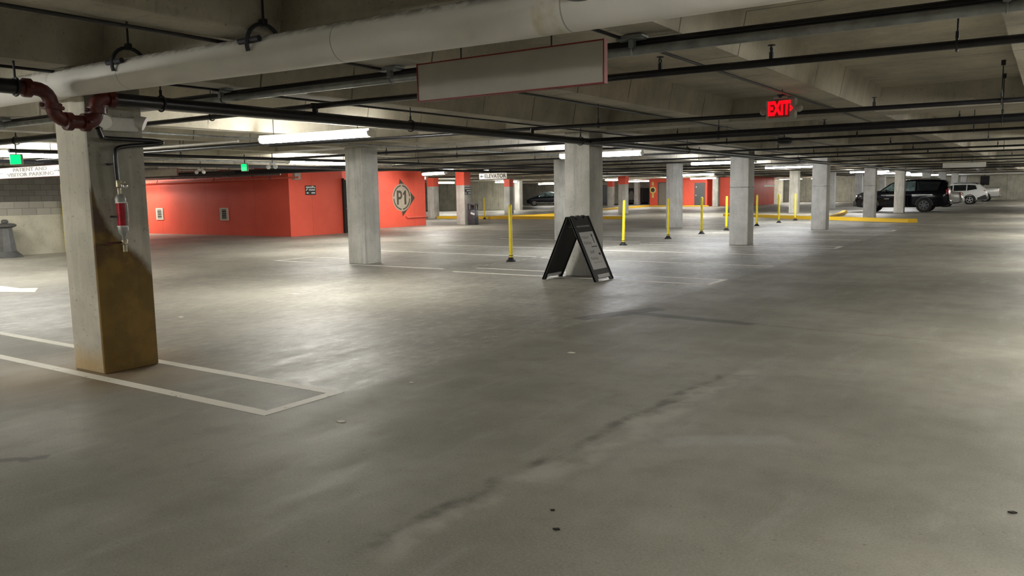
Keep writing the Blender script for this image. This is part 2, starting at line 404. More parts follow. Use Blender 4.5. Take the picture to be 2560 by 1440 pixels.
# ------------------------------------------------------------------ the shell
SOF, SLAB = 2.62, 2.97
XL, XR, YN, YF = -72.0, 9.0, -9.0, 93.0
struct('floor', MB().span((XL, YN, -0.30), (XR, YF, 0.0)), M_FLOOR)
GIRD = [(-5.2, 0.55), (3.73, 0.56), (12.80, 0.62), (21.80, 0.60), (30.50, 0.62), (42.30, 0.60), (50.80, 0.60), (60.0, 0.6), (69.8, 0.6), (79.5, 0.6), (88.0, 0.6)]
ce = MB().span((XL, YN, SLAB), (XR, YF, SLAB + 0.2))
for gy, gd in GIRD: ce.span((XL, gy, SOF), (XR, gy + gd, SLAB + 0.05))
k0 = -2.36
for i in range(-32, 6):
    xc = k0 + 2.2 * i
    if xc < XL + 0.3 or xc > XR - 0.3: continue
    ce.prism([(-0.17, SOF + 0.006), (0.17, SOF + 0.006), (0.24, SLAB + 0.03), (-0.24, SLAB + 0.03)], (xc, YF, 0), (1, 0, 0), (0, 0, 1), YF - YN)
struct('ceiling', ce, M_CEIL)
struct('wall_far', MB().span((XL, YF, 0), (XR, YF + 0.3, SLAB + 0.1)), M_WALL)
struct('wall_right', MB().span((XR, YN, 0), (XR + 0.3, YF, SLAB + 0.1)), M_WALL)
struct('wall_near', MB().span((XL, YN - 0.3, 0), (XR, YN, SLAB + 0.1)), M_WALL)
struct('wall_outer', MB().span((XL - 0.3, YN, 0), (XL, YF, SLAB + 0.1)), M_WALL)
struct('wall_left', MB().span((-24.9, YN, 0), (-24.6, 12.95, 1.54)), M_BLOCK)
struct('wall_ramp', MB().span((-29.8, YN, 0), (-29.5, 16.6, SLAB + 0.02)), M_BLOCK)
struct('wall_back', MB().span((XL, 60.3, 0), (-40.6, 60.7, SLAB + 0.02)), M_WALL)
struct('wall_recess', MB().span((-58.0, 87.2, 0), (-24.0, 87.6, SLAB + 0.02)), M_WALL)
# red stair and elevator core nearest the camera
core = MB().prism([(-40, 20.8), (-24.4, 20.8), (-24.4, 23.62), (-26.1, 24.4), (-26.1, 30.9), (-40, 30.9)], (0, 0, 0), (1, 0, 0), (0, 1, 0), SLAB + 0.02)
struct('wall_core', core, M_RED)
dr = MB().span((-24.40, 23.62, 0.01), (-24.34, 24.45, 2.20), 0.004)
d1 = struct('door_1', dr, M_DARK)
struct('door_handle', MB().tube([(-24.33, 23.72, 1.02), (-24.29, 23.72, 1.02), (-24.29, 23.86, 1.02)], 0.012, 8), M_CAST, d1)
struct('trim_1', MB().span((-24.42, 23.58, 0.0), (-24.30, 23.64, 2.26)), M_DARK)
# red lobby far behind
lob = MB().span((-32.0, 71.0, 0), (-26.3, 80.0, SLAB + 0.02)); lob.span((-26.3, 72.2, 0), (-22.8, 80.0, SLAB + 0.02))
struct('wall_lobby', lob, M_RED)
d2 = struct('door_2', MB().span((-31.05, 70.96, 0.01), (-29.2, 71.02, 2.2), 0.005), M_DOORL)
struct('door_frame', MB().span((-31.12, 70.93, 0.0), (-31.05, 71.02, 2.27)).span((-29.2, 70.93, 0.0), (-29.13, 71.02, 2.27)).span((-31.12, 70.93, 2.2), (-29.13, 71.02, 2.27)), M_DOOR, d2)
d3 = struct('door_3', MB().span((-27.52, 70.96, 0.01), (-26.52, 71.02, 2.15), 0.005), M_DOOR)
struct('door_handle', MB().box((-27.36, 70.94, 1.0), (0.10, 0.06, 0.10), None, 0.02, 2), M_HEAD, d3)
struct('door_lock', MB().box((-27.32, 70.94, 1.78), (0.12, 0.05, 0.12), None, 0.02, 2), M_HEAD, d3)
d4 = struct('door_4', MB().span((-45.7, 87.14, 0.01), (-44.45, 87.22, 2.3), 0.005), M_DOOR)
struct('door_frame', MB().span((-45.8, 87.1, 0), (-45.7, 87.2, 2.4)).span((-44.45, 87.1, 0), (-44.35, 87.2, 2.4)).span((-45.8, 87.1, 2.3), (-44.35, 87.2, 2.4)), M_VENT, d4)

# ------------------------------------------------------------------ columns
def column(xr, yf, label, m=None, cap=None, wd=0.52, dp=0.52, group='concrete columns', top=SOF - 0.003):
    mb = MB().span((-wd, 0, 0), (0, dp, top), 0.016, 2)
    if cap is None: return solo('concrete_column', mb, m or M_COLUMN, label, 'column', (xr, yf, 0), group)
    r = thing('concrete_column', label, 'column', (xr, yf, 0), 0, group); part('shaft', mb, m or M_COLUMN, r)
    part('painted_cap', MB().span((-wd - 0.010, -0.010, cap), (0.010, dp + 0.010, top), 0.012), M_RED, r, label='red painted column top'); return r
column(-6.93, 3.73, 'concrete column with a brown rust stain, red pipe jog at its top', M_COLRUST)
column(-6.96, 12.83, 'wide concrete column standing right behind the black folding sign')
column(-6.92, 21.83, 'concrete column standing among the yellow posts, right of the black folding sign', M_COLJ)
column(-6.82, 30.53, 'concrete column just before the near yellow curb, with a thin joint line at half height', M_COLJ)
column(-7.2, 42.33, 'concrete column hiding the front wheel of the black SUV', M_COLJ)
column(-7.1, 50.83, 'concrete column hiding the rear door of the black SUV')
column(-6.9, 60.6, 'pale column top showing over the roof of the black SUV, nearer one')
column(-6.9, 69.9, 'pale column top showing over the rear of the black SUV, farther one')
column(-6.9, 79.6, 'pale column rising behind the front of the white wagon roof')
column(-6.9, 88.1, 'pale column rising behind the middle of the white wagon roof')
column(-12.77, 12.97, 'concrete column standing before the red walls, just left of the P1 emblem')
column(-12.77, 22.1, 'concrete column with rough board marks, half hidden by the one behind the folding sign')
column(-12.64, 30.8, 'concrete column in front of the far red lobby wall, behind a yellow post')
column(-13.05, 50.83, 'concrete column behind the near yellow curb and two yellow posts')
column(-12.95, 60.3, 'slim far column peeping out right of the column with the joint line')
column(-12.95, 70.2, 'far column between the SUV hood and the back wall, under a lamp end')
column(-12.95, 81.0, 'farthest grey column seen above the SUV windscreen')
column(-24.25, 31.7, 'grey column with red top and a small black sign, beside the trash can', cap=1.96)
column(-23.87, 49.0, 'column with red top left of the dark steel container', cap=1.98)
column(-32.35, 39.1, 'column with red top just right of the emblem wall', cap=2.02)
column(-33.95, 50.0, 'column with red top below the elevator sign', cap=2.0)
column(-39.15, 59.2, 'plain far column at the end of the pale wall, left of the dark blue car')
column(-35.0, 69.0, 'plain short far column with a red band, left of the leaning-paint column', cap=1.95)
column(-37.4, 80.0, 'pale narrow column left of the dark steel container')
column(-25.0, 70.2, 'bare column in front of the right end of the red lobby')

# ------------------------------------------------------------------ floor markings
def strip(a, b, wd, label, m=M_LINE, group='white parking lines', extra=None):
    a, b = Vector((*a, 0)), Vector((*b, 0)); d = (b - a).normalized(); n = Vector((-d.y, d.x, 0)) * (wd / 2)
    mb = MB()
    def q(p0, p1, nn):
        vs = [p0 - nn, p1 - nn, p1 + nn, p0 + nn]
        mb.prism([(v.x, v.y) for v in vs], (0, 0, 0.0005), (1, 0, 0), (0, 1, 0), 0.002)
    q(a, b, n)
    for e in extra or []:
        p0, p1 = Vector((*e[0], 0)), Vector((*e[1], 0)); dd = (p1 - p0).normalized(); q(p0, p1, Vector((-dd.y, dd.x, 0)) * (wd / 2))
    return solo('parking_line', mb, m, label, 'parking line', (a.x, a.y, 0.0), group, True)
def bay(y0, y1, xe, xs, label, m=M_LINE, wd=0.10):
    mb = MB()
    def rect(x0, ya, x1, yb): mb.prism([(x0, ya), (x1, ya), (x1, yb), (x0, yb)], (0, 0, 0.0005), (1, 0, 0), (0, 1, 0), 0.002)
    rect(xs, y0, xe, y0 + wd); rect(xs, y1 - wd, xe, y1); rect(xe - wd, y0 + wd, xe, y1 - wd)
    return solo('parking_bay_marking', mb, m, label, 'parking line', (xe, y0, 0.0), 'white bay outlines around columns', True)
bay(3.58, 4.36, -4.58, -16.0, 'white painted bay outline around the rust-stained column')
bay(12.45, 13.35, -4.55, -9.9, 'white painted bay outline around the column behind the folding sign')
bay(21.25, 22.1, -4.47, -9.9, 'white painted bay outline around the column among the yellow posts', M_LINEFAR)
bay(30.1, 31.0, -4.5, -9.9, 'white painted bay outline around the column with the joint line', M_LINEFAR)
mbb = MB()
for r in ((-15.6, 12.78, -10.4, 12.90), (-15.6, 13.95, -13.5, 14.05), (-15.72, 12.78, -15.6, 14.05)):
    mbb.prism([(r[0], r[1]), (r[2], r[1]), (r[2], r[3]), (r[0], r[3])], (0, 0, 0.0005), (1, 0, 0), (0, 1, 0), 0.002)
solo('parking_bay_marking', mbb, M_LINEFAR, 'white painted bay outline around the column left of the emblem', 'parking line', (-15.6, 12.8, 0), 'white bay outlines around columns', True)
NEARL = ['white parking line nearest beyond the folding sign', 'second white parking line beyond the folding sign',
         'white parking line just past the column among the yellow posts', 'second white parking line past the column among the yellow posts']
for y, lb in zip((16.02, 18.75, 24.8, 27.6), NEARL): strip((-10.0, y), (-4.55, y), 0.10, lb, M_LINEFAR)
LEFTL = ['white parking line just behind the column left of the emblem', 'second white parking line behind the column left of the emblem', 'third white parking line behind the column left of the emblem',
         'fourth white parking line behind the column left of the emblem']
for y, lb in zip((16.4, 19.0, 22.3, 25.0), LEFTL): strip((-15.6, y), (-10.3, y - 0.15), 0.10, lb, M_LINEFAR)
strip((-10.1, 13.4), (-10.1, 37.0), 0.09, 'long worn white line running along the feet of the yellow posts', M_LINEOLD)
FARL = ['pale parking line short of the curb tip', 'pale parking line right beside the curb tip', 'pale parking line ahead of the black SUV', 'pale parking line between black SUV and silver sedan']
for y, lb in zip((33.6, 36.0, 47.5, 58.6), FARL): strip((-9.0, y), (-4.2, y), 0.11, lb, M_LINEFAR)
arrow = MB().prism([(-17.2, 6.55), (-15.35, 6.40), (-15.35, 6.18), (-14.35, 6.62), (-15.0, 6.98), (-15.25, 6.80), (-17.2, 6.85)], (0, 0, 0.0005), (1, 0, 0), (0, 1, 0), 0.002)
solo('painted_arrow', arrow, M_SIGNW, 'white painted arrow on the floor left of the rust-stained column', 'floor arrow', (-15.2, 6.5, 0), None, True)
for (x, y, s_, lb) in ((-3.99, 3.76, 0.035, 'small pale paper scrap in front of the white bay corner'), (-4.32, 4.87, 0.02, 'tiny pale scrap right of the white bay corner'),
                       (-3.78, 6.59, 0.04, 'small pale scrap in the middle of the open floor'), (-9.42, 6.13, 0.04, 'small pale scrap right of the rust-stained column'),
                       (-9.96, 8.53, 0.07, 'small pale scrap in the bright pool under the long lamp')):
    mb = MB().prism([(-s_, -s_ * .5), (s_ * .2, -s_ * .7), (s_, -s_ * .1), (s_ * .5, s_ * .6), (-s_ * .7, s_ * .5)], (0, 0, 0.001), (1, 0, 0), (0, 1, 0), 0.004)
    solo('paper_scrap', mb, M_PALE, lb, 'litter', (x, y, 0), 'scraps on the floor')
for (x, y, s_, lb) in ((-1.82, 3.02, 0.018, 'small dark leaf bit on the open floor near the bottom middle'), (-1.95, 3.2, 0.012, 'tiny dark crumb beside the leaf bit on the open floor'), (-0.08, 4.32, 0.02, 'small dark crumb at the right edge of the floor')):
    mb = MB().prism([(-s_, -s_ * .4), (0, -s_ * .8), (s_, 0), (s_ * .2, s_ * .6)], (0, 0, 0.001), (1, 0, 0), (0, 1, 0), 0.006)
    solo('leaf_litter', mb, M_DARK, lb, 'litter', (x, y, 0), 'scraps on the floor')

# ------------------------------------------------------------------ yellow curbs
def curb(pts, label, wd=0.20, h=0.16, fill=None):
    mb = MB(); P = [Vector((*p, 0)) for p in pts]
    L, Rr = [], []
    for i, p in enumerate(P):
        t = (P[min(i + 1, len(P) - 1)] - P[max(i - 1, 0)]).normalized(); n = Vector((-t.y, t.x, 0)) * wd / 2
        L.append(p + n); Rr.append(p - n)
    rings = []
    for a, b in zip(L, Rr):
        d = (b - a) * 0.15
        rings.append([mb.bm.verts.new(v) for v in (a, a + Vector((0, 0, h * .8)) + d * .4, a + Vector((0, 0, h)) + d, b + Vector((0, 0, h)) - d, b + Vector((0, 0, h * .8)) - d * .4, b)])
    mb.skin(rings)
    return solo('yellow_curb', mb, M_CURB, label, 'curb', (P[0].x, P[0].y, 0), 'yellow painted curbs', True)
curb([(-4.75, 37.6), (-4.95, 37.5), (-6.0, 38.1), (-8.8, 40.1), (-10.9, 41.3), (-13.2, 43.2), (-15.5, 44.8)], 'long yellow curb with rounded tip in front of the black SUV', 0.35)
curb([(-9.05, 40.85), (-9.6, 46.5), (-10.3, 51.0)], 'yellow curb running back towards the nose of the black SUV', 0.30)
curb([(-32.3, 39.5), (-28.0, 39.2), (-23.9, 39.4), (-19.5, 39.9)], 'yellow curb behind the trash can', 0.35)
curb([(-28.1, 39.75), (-26.4, 45.0), (-25.6, 48.2)], 'yellow curb slanting back behind the tall yellow post', 0.35)
curb([(-27.2, 44.6), (-28.5, 50.0), (-29.9, 57.0), (-31.9, 70.3)], 'yellow curb leading to the far red lobby', 0.35)
curb([(-31.9, 70.7), (-26.0, 70.5), (-25.9, 69.9)], 'yellow curb along the foot of the far red lobby', 0.3, 0.10)

# ------------------------------------------------------------------ yellow delineator posts
def post_proto(loc, label):
    r = thing('delineator_post', label, 'post', loc, 0, 'yellow flexible posts')
    part('base', MB().lathe([(0.11, 0.0), (0.11, 0.02), (0.075, 0.05), (0.055, 0.09), (0.045, 0.10)], n=16), M_RUBBER, r, label='black rubber base')
    part('tube', MB().lathe([(0.040, 0.08), (0.041, 0.12), (0.041, 1.255), (0.034, 1.275), (0.015, 1.285)], n=16), M_YPOST, r)
    part('collar', MB().torus((0, 0, 0.135), (0, 0, 1), 0.042, 0.009, 14, 6), M_RUBBER, r); return r
PL = ['yellow post left of the black folding sign', 'yellow post right of the column behind the folding sign', 'yellow post in front of the far column before the red lobby',
      'yellow post in front of the dark lobby door', 'yellow post tucked against the left side of the column among the posts', 'yellow post just right of the column among the posts',
      'second yellow post right of the column among the posts', 'yellow post standing nearest the curb']
P0 = None
for (y, lb) in zip((14.88, 20.64, 23.87, 26.81, 29.38, 33.12, 36.35, 39.1), PL):
    if P0 is None: P0 = post_proto((-10.1, y, 0), lb)
    else:
        q = dup(P0, (-10.12, y, 0), random.uniform(0, 3), lb)
        q.rotation_euler = (random.uniform(-0.012, 0.012), random.uniform(0.0, 0.04) * (1 if y < 29 else -0.3), 0)
dup(P0, (-28.2, 38.8, 0), 0, 'far yellow post standing behind the trash can at the curb')

# ------------------------------------------------------------------ black A-frame sign
def aframe():
    H, half, spread, wd = 1.11, 0.03, 0.50, 0.66
    r = thing('folding_sign', 'black A-frame folding sign with a white paper, on the floor before a column', 'sign', (-6.95, 12.35, 0))
    for sgn, nm in ((1, 'front_panel'), (-1, 'back_panel')):
        ax = Vector((sgn * spread, 0, -H)).normalized(); L = math.hypot(spread, H); top = Vector((sgn * half, 0, H)); uy = -ax; ux = Vector((0, sgn, 0))
        n = ux.cross(uy)
        w2 = wd / 2
        out = [(-w2, -L), (-w2 + 0.10, -L), (-w2 + 0.12, -L + 0.05), (w2 - 0.12, -L + 0.05), (w2 - 0.10, -L), (w2, -L), (w2, 0.0), (w2 - 0.14, 0.0), (w2 - 0.16, -0.06), (w2 - 0.22, -0.06),
               (w2 - 0.24, 0), (-w2 + 0.24, 0), (-w2 + 0.22, -0.06), (-w2 + 0.16, -0.06), (-w2 + 0.14, 0), (-w2, 0)]
        pn = part(nm, MB().prism(out, top - n * 0.012, ux, uy, 0.024), M_PLASTB, r)
        for x in (-w2 + 0.012, w2 - 0.012):
            part('edge_rail', MB().box(top + ux * x + uy * (-L / 2), (0.05, 0.024, L), Matrix((n, ux, uy)).transposed(), 0.006), M_PLASTB, pn)
        if sgn == 1:
            for x in (-0.19, 0.0, 0.19): part('hinge', MB().tube([top + ux * (x - 0.05) + Vector((-sgn * half, 0, 0)), top + ux * (x + 0.05) + Vector((-sgn * half, 0, 0))], 0.022, 10), M_PLASTB, r)
            f = top + n * 0.0125
            pp = part('paper_insert', MB().prism([(-0.25, -1.00), (0.25, -1.00), (0.25, -0.30), (-0.25, -0.30)], f, ux, uy, 0.003), M_PAPER, pn, label='white paper with black lettering')
            g = f + n * 0.0035
            at = lambda x, y: g + ux * x + uy * y
            for s_, x, y in (('Patient', -0.10, -0.40), ('Parking', -0.08, -0.505), ('Staff', -0.05, -0.68), ('Parking', -0.05, -0.80)):
                text('lettering', s_, 0.085, M_INKG if y < -0.6 else M_INKG, pp, at(x, y), ux, uy, 0.002)
            mk = MB().prism([(0.145, -0.52), (0.165, -0.52), (0.165, -0.39), (0.185, -0.39), (0.155, -0.335), (0.125, -0.39), (0.145, -0.39)], g, ux, uy, 0.002)
            mk.prism([(0.00, -0.592), (0.20, -0.592), (0.20, -0.578), (0.00, -0.578)], g, ux, uy, 0.002)
            mk.prism([(0.15, -0.745), (0.185, -0.745), (0.185, -0.765), (0.225, -0.73), (0.185, -0.695), (0.185, -0.715), (0.15, -0.715)], g, ux, uy, 0.002)
            part('arrow_mark', mk, M_INK, pp)
            ln = MB()
            for i, (x0, x1) in enumerate(((-0.13, -0.02), (0.0, 0.09), (0.11, 0.16))): ln.prism([(x0, -0.885), (x1, -0.885), (x1, -0.875), (x0, -0.875)], g, ux, uy, 0.0015)
            part('small_print', ln, M_INKG, pp)
            hd = MB(); x = -0.24
            while x < 0.22:
                l = random.uniform(0.015, 0.04); hd.prism([(x, -0.205), (x + l, -0.205), (x + l, -0.175), (x, -0.175)], f, ux, uy, 0.002); x += l + 0.012
            part('header_print', hd, M_INKG, pn)
            part('foot_label', MB().prism([(-0.18, -L + 0.055), (0.24, -L + 0.055), (0.24, -L + 0.12), (-0.18, -L + 0.12)], f, ux, uy, 0.002), M_PAPER, pn, label='pale strip at the foot')
        else:
            f = top - n * 0.0155
            part('foot_label', MB().prism([(-0.24, -L + 0.055), (0.24, -L + 0.055), (0.24, -L + 0.11), (-0.24, -L + 0.11)], f, ux, uy, 0.002), M_PAPER, pn, label='pale strip at the foot')
    for y in (-0.22, 0.22): part('spreader', MB().box((0, y, 0.93), (0.155, 0.025, 0.006)), M_CHROME, r)
aframe()

# ------------------------------------------------------------------ lamps
def lamp_proto(L, loc, rz, label, lens):
    r = thing('strip_lamp', label, 'ceiling lamp', loc, rz, 'white strip lamps on the ceiling')
    part('housing', MB().box((0, 0, 0.05), (L, 0.12, 0.045), None, 0.008), M_WHITE, r)
    pr = [(-0.085, 0.03), (-0.088, -0.005), (-0.065, -0.045), (0.0, -0.058), (0.065, -0.045), (0.088, -0.005), (0.085, 0.03)]
    part('lens', MB().prism([(p[0], p[1]) for p in pr], (-L / 2 + 0.03, 0, 0), (0, 1, 0), (0, 0, 1), L - 0.06), lens, r, label='glowing white lens')
    for s_ in (-1, 1): part('end_cap', MB().prism([(p[0] * 1.05, p[1] * 1.05) for p in pr], (s_ * (L / 2 - 0.015) - 0.015, 0, 0), (0, 1, 0), (0, 0, 1), 0.03), M_WHITE, r)
    for s_ in (-1, 1): part('hanger', MB().tube([(s_ * L * 0.38, 0, 0.07), (s_ * L * 0.38, 0, SLAB - 2.48)], 0.006, 6), M_DARKST, r)
    return r
LZ = 2.48
A8 = lamp_proto(2.34, (-9.70, 8.83, LZ), math.radians(4), 'long strip lamp nearest the camera, before the column left of the emblem', M_LENS)
C8 = lamp_proto(2.34, (-9.72, 18.5, LZ), math.radians(2), 'long strip lamp passing behind the column of the folding sign', M_LENSC)
for (y, lb) in ((27.75, 'long strip lamp passing behind the column among the yellow posts'), (36.7, 'long strip lamp ending behind the column with the joint line'),
                (55.0, 'long strip lamp over the hood of the black SUV'), (64.0, 'strip lamp over the roof of the black SUV, right of the rear-door column'),
                (73.0, 'strip lamp over the tail of the black SUV'), (82.0, 'farthest strip lamp of the aisle row, above the silver sedan')):
    dup(C8, (-9.72, y, LZ), 0.0, lb)
for (x, y, rz, lb) in ((-17.1, 15.75, PI / 2, 'long strip lamp seen end-on above the small black wall sign'), (-17.1, 7.55, PI / 2, 'long strip lamp above the patient and visitor parking sign'),
                       (-23.5, 28.5, math.radians(-25), 'strip lamp at the right corner of the emblem wall'), (-42.75, 53.3, PI / 2, 'far strip lamp left of the red-topped column by the trash can'),
                       (-39.0, 57.0, 0, 'far strip lamp passing behind the red-topped column under the elevator sign'), (-48.4, 79.0, 0, 'far strip lamp above the dark blue car'),
                       (-31.4, 61.7, PI / 2, 'far strip lamp right of the folding sign column, left of a red column top'), (-35.0, 75.0, 0, 'far strip lamp above the dark steel container'),
                       (-18.7, 48.5, 0, 'far strip lamp right of the far column before the red lobby, nearer of two'), (-24.9, 66.3, 0, 'far strip lamp right of the far column before the red lobby, farther of two')):
    dup(A8, (x, y, LZ), rz, lb)
for (x, y, rz, lb) in ((-9.7, -0.5, 0, 'strip lamp of the near bay, left of the view'), (1.95, 1.5, 0, 'strip lamp of the near bay, right of the viewer'), (0.2, 77.5, 0, 'added strip lamp lighting the white wagon, unseen right of the view'), (-9.0, -7.4, 0, 'strip lamp of the bay behind the viewer'), (1.7, 18.3, 0, 'added strip lamp over the aisle beyond the thick cross main, unseen right of view'), (0.5, 37.0, 0, 'added strip lamp over the aisle by the curb tip, unseen right of view'), (-36.2, 47.0, math.atan2(47.0, -36.2), 'added unseen strip lamp behind the red-topped column by the trash can'), (-15.0, 46.5, math.atan2(46.5, -15.0), 'added unseen strip lamp behind the column among the yellow posts'), (-11.2, 48.0, math.atan2(48.0, -11.2), 'added unseen strip lamp behind the column with the joint line'),  # unseen aisle and column-hidden lamps here are added to brighten dim areas
                       (-28.0, 67.2, math.atan2(67.2, -28.0), 'added unseen strip lamp lighting the red lobby, behind the far column before it'), (-23.6, 42.6, math.atan2(42.6, -23.6), 'added unseen strip lamp behind the column of the folding sign'),  # both unseen, added to brighten the lobby and a red-topped column
                       (-22.6, 85.2, 0, 'far strip lamp low before the back wall, left of two'), (-19.4, 85.2, 0, 'far strip lamp low before the back wall, right of two'), (-31.0, 35.0, 0.8, 'added unseen strip lamp behind the right end of the emblem wall'),  # the emblem wall one is unseen, added to brighten a column beyond
                       (1.7, 8.8, 0, 'strip lamp over the aisle right of the open floor'), (0.5, 27.8, 0, 'second strip lamp over the aisle right of the open floor'), (0.5, 46.0, 0, 'third strip lamp over the aisle right of the open floor'),
                       (-0.1, 68.8, 0, 'fourth strip lamp over the aisle, unseen, placed to light the white wagon'), (0.9, 86.6, 0, 'fifth strip lamp over the aisle, unseen, added to light the far wall'),  # both unseen, placed to light the wagon and the far wall
                       (-22.3, 7.9, PI / 2, 'strip lamp beside the block wall, left of the view'), (-34.2, 19.2, 0, 'strip lamp lighting the left end of the red wall'),
                       (-19.9, 20.0, math.radians(135), 'added unseen strip lamp lighting the red walls, behind the column left of the emblem')):  # unseen, added to brighten the red walls
    dup(A8, (x, y, LZ), rz, lb)
def round_lamp(loc, label):
    r = thing('round_lamp', label, 'ceiling lamp', loc, 0, 'round ceiling lamps')
    part('rim', MB().lathe([(0.20, 0.08), (0.27, 0.05), (0.28, 0.0), (0.26, -0.01)], n=24), M_WHITE, r)
    part('lens', MB().lathe([(0.26, -0.005), (0.24, -0.05), (0.14, -0.08), (0.01, -0.09)], n=24), M_LENSR, r); part('stem', MB().tube([(0, 0, 0.07), (0, 0, SOF - loc[2])], 0.012, 8), M_DARKST, r); return r
R0 = round_lamp((-19.96, 25.0, 2.52), 'round ceiling lamp nearer of two, above the emblem wall corner')
dup(R0, (-19.96, 27.4, 2.52), 0, 'round ceiling lamp farther of two, above the elevator sign')

# ------------------------------------------------------------------ ceiling pipework
def pipe(name, pts, r, m, label, cat='pipe', group=None, n=12, hangers=(), top=SLAB, ax=(1, 0, 0), hr=None, heads=(), hw=0.008):
    """a run of pipe with its clevis hangers (each a part) and upright sprinkler heads"""
    o = thing(name, label, cat, pts[0], 0, group); part('pipe_run', MB().tube(pts, r, n), m, o, True)
    hr = hr or r + 0.012
    for h in hangers:
        h = Vector(h); mb = MB(); mb.torus(h, ax, hr, hw, 18, 6)
        mb.tube([h + Vector((0, 0, hr)), h + Vector((0, 0, hr + 0.05))], hw * 1.6, 8)
        if top - h.z - hr > 0.06: mb.tube([h + Vector((0, 0, hr)), (h.x, h.y, top)], hw * 0.75, 8); mb.box((h.x, h.y, top - 0.03), (0.045, 0.045, 0.06), None, 0.005)
        part('hanger', mb, M_DARKST, o, True)
    for h in heads:
        h = Vector(h); mb = MB(); mb.tube([h - Vector((0, 0, 0.005)), h + Vector((0, 0, r + 0.05))], 0.018, 8); mb.torus(h + Vector((0, 0, r + 0.07)), (1, 0, 0), 0.022, 0.006, 10, 5)
        mb.lathe([(0.005, 0), (0.03, 0.004), (0.03, 0.009), (0.004, 0.012)], h + Vector((0, 0, r + 0.095)), n=10)
        part('sprinkler_head', mb, M_DARKST, o, True)
    return o

# big white drain pipe across the front
dp_ = pipe('drain_pipe', [(-16.0, 3.55, 2.56), (-7.0, 3.55, 2.525), (-4.2, 3.55, 2.475), (-2.3, 3.55, 2.455), (3.0, 3.55, 2.44)], 0.118, M_PIPEW,
           'large white round drain pipe hung across the ceiling at the top of the view', 'pipe', None, 28)
part('pipe_coupling', MB().lathe([(0.112, -0.14), (0.132, -0.13), (0.132, 0.10), (0.112, 0.14)], (-7.05, 3.55, 2.526), (1, 0, 0), 28), M_PIPEW, dp_, True)
for hx, hz in ((-5.9, 2.505), (-4.33, 2.478), (-1.95, 2.45), (-9.5, 2.535)):
    mb = MB(); mb.tube([(hx, 3.55 + 0.14 * math.cos(math.radians(a_)), hz + 0.05 + 0.14 * math.sin(math.radians(a_))) for a_ in range(-25, 206, 14)], 0.014, 8)
    mb.box((hx, 3.55, hz + 0.20), (0.05, 0.04, 0.05), None, 0.006); mb.tube([(hx - 0.10, 3.43, hz + 0.075), (hx + 0.10, 3.43, hz + 0.075)], 0.02, 8); mb.tube([(hx, 3.55, hz + 0.18), (hx, 3.55, SLAB)], 0.008, 8); part('hanger', mb, M_DARKST, dp_, True)

# sprinkler main with its red jog round the first column
mx = -6.69
pipe('sprinkler_main', [(mx, 3.86, 2.40), (mx, 12.0, 2.40), (mx, 60.0, 2.40)], 0.057, M_BLACKP, 'long black sprinkler main running past the column heads into the distance', 'pipe', None, 14,
     [(mx, 4.30, 2.40), (mx, 7.68, 2.40), (mx, 12.02, 2.40), (mx, 16.8, 2.40), (mx, 26.0, 2.40)], ax=(0, 1, 0))
jog = thing('pipe_jog', 'rust-red grooved pipe jog dipping under the white drain pipe at the stained column', 'pipe', (mx, 3.3, 2.2))
part('feed_pipe', MB().tube([(mx, -4.0, 2.45), (mx, 3.10, 2.43)], 0.057, 14), M_BLACKP, jog, True, 'black pipe end')
def bend(pts, k=5):
    P = [Vector(p) for p in pts]; o = [P[0]]
    for i in range(1, len(P) - 1):
        a = P[i] + (P[i - 1] - P[i]) * 0.42; b = P[i] + (P[i + 1] - P[i]) * 0.42
        for j in range(k + 1):
            t = j / k; o.append(a * (1 - t) ** 2 + P[i] * 2 * t * (1 - t) + b * t * t)
    return o + [P[-1]]
part('elbow_run', MB().tube(bend([(mx, 3.08, 2.43), (mx, 3.32, 2.43), (mx, 3.36, 2.19), (mx, 3.70, 2.19), (mx, 3.70, 2.40), (mx, 3.90, 2.40)]), 0.055, 14), M_REDPIPE, jog, True, 'rust-red painted elbows')
for c, a in (((mx, 3.16, 2.43), (0, 1, 0)), ((mx, 3.34, 2.30), (0, .1, 1)), ((mx, 3.46, 2.19), (0, 1, 0)), ((mx, 3.60, 2.19), (0, 1, 0)), ((mx, 3.70, 2.295), (0, 0, 1)), ((mx, 3.83, 2.40), (0, 1, 0))):
    mb = MB().lathe([(0.052, -0.03), (0.074, -0.026), (0.074, 0.026), (0.052, 0.03)], c, a, 16)
    x, y, d = basis(a)
    for s_ in (-1, 1): mb.box(Vector(c) + x * 0.082 * s_, (0.03, 0.03, 0.03), None, 0.006)
    part('coupling', mb, M_REDPIPE, jog, True)
mb = MB(); mb.torus((mx, 3.08, 2.43), (0, 1, 0), 0.068, 0.009, 18, 6); mb.tube([(mx, 3.08, 2.49), (mx, 3.08, SLAB)], 0.009, 8); mb.box((mx, 3.08, 2.93), (0.06, 0.06, 0.08), None, 0.006)
part('hanger', mb, M_DARKST, jog, True)

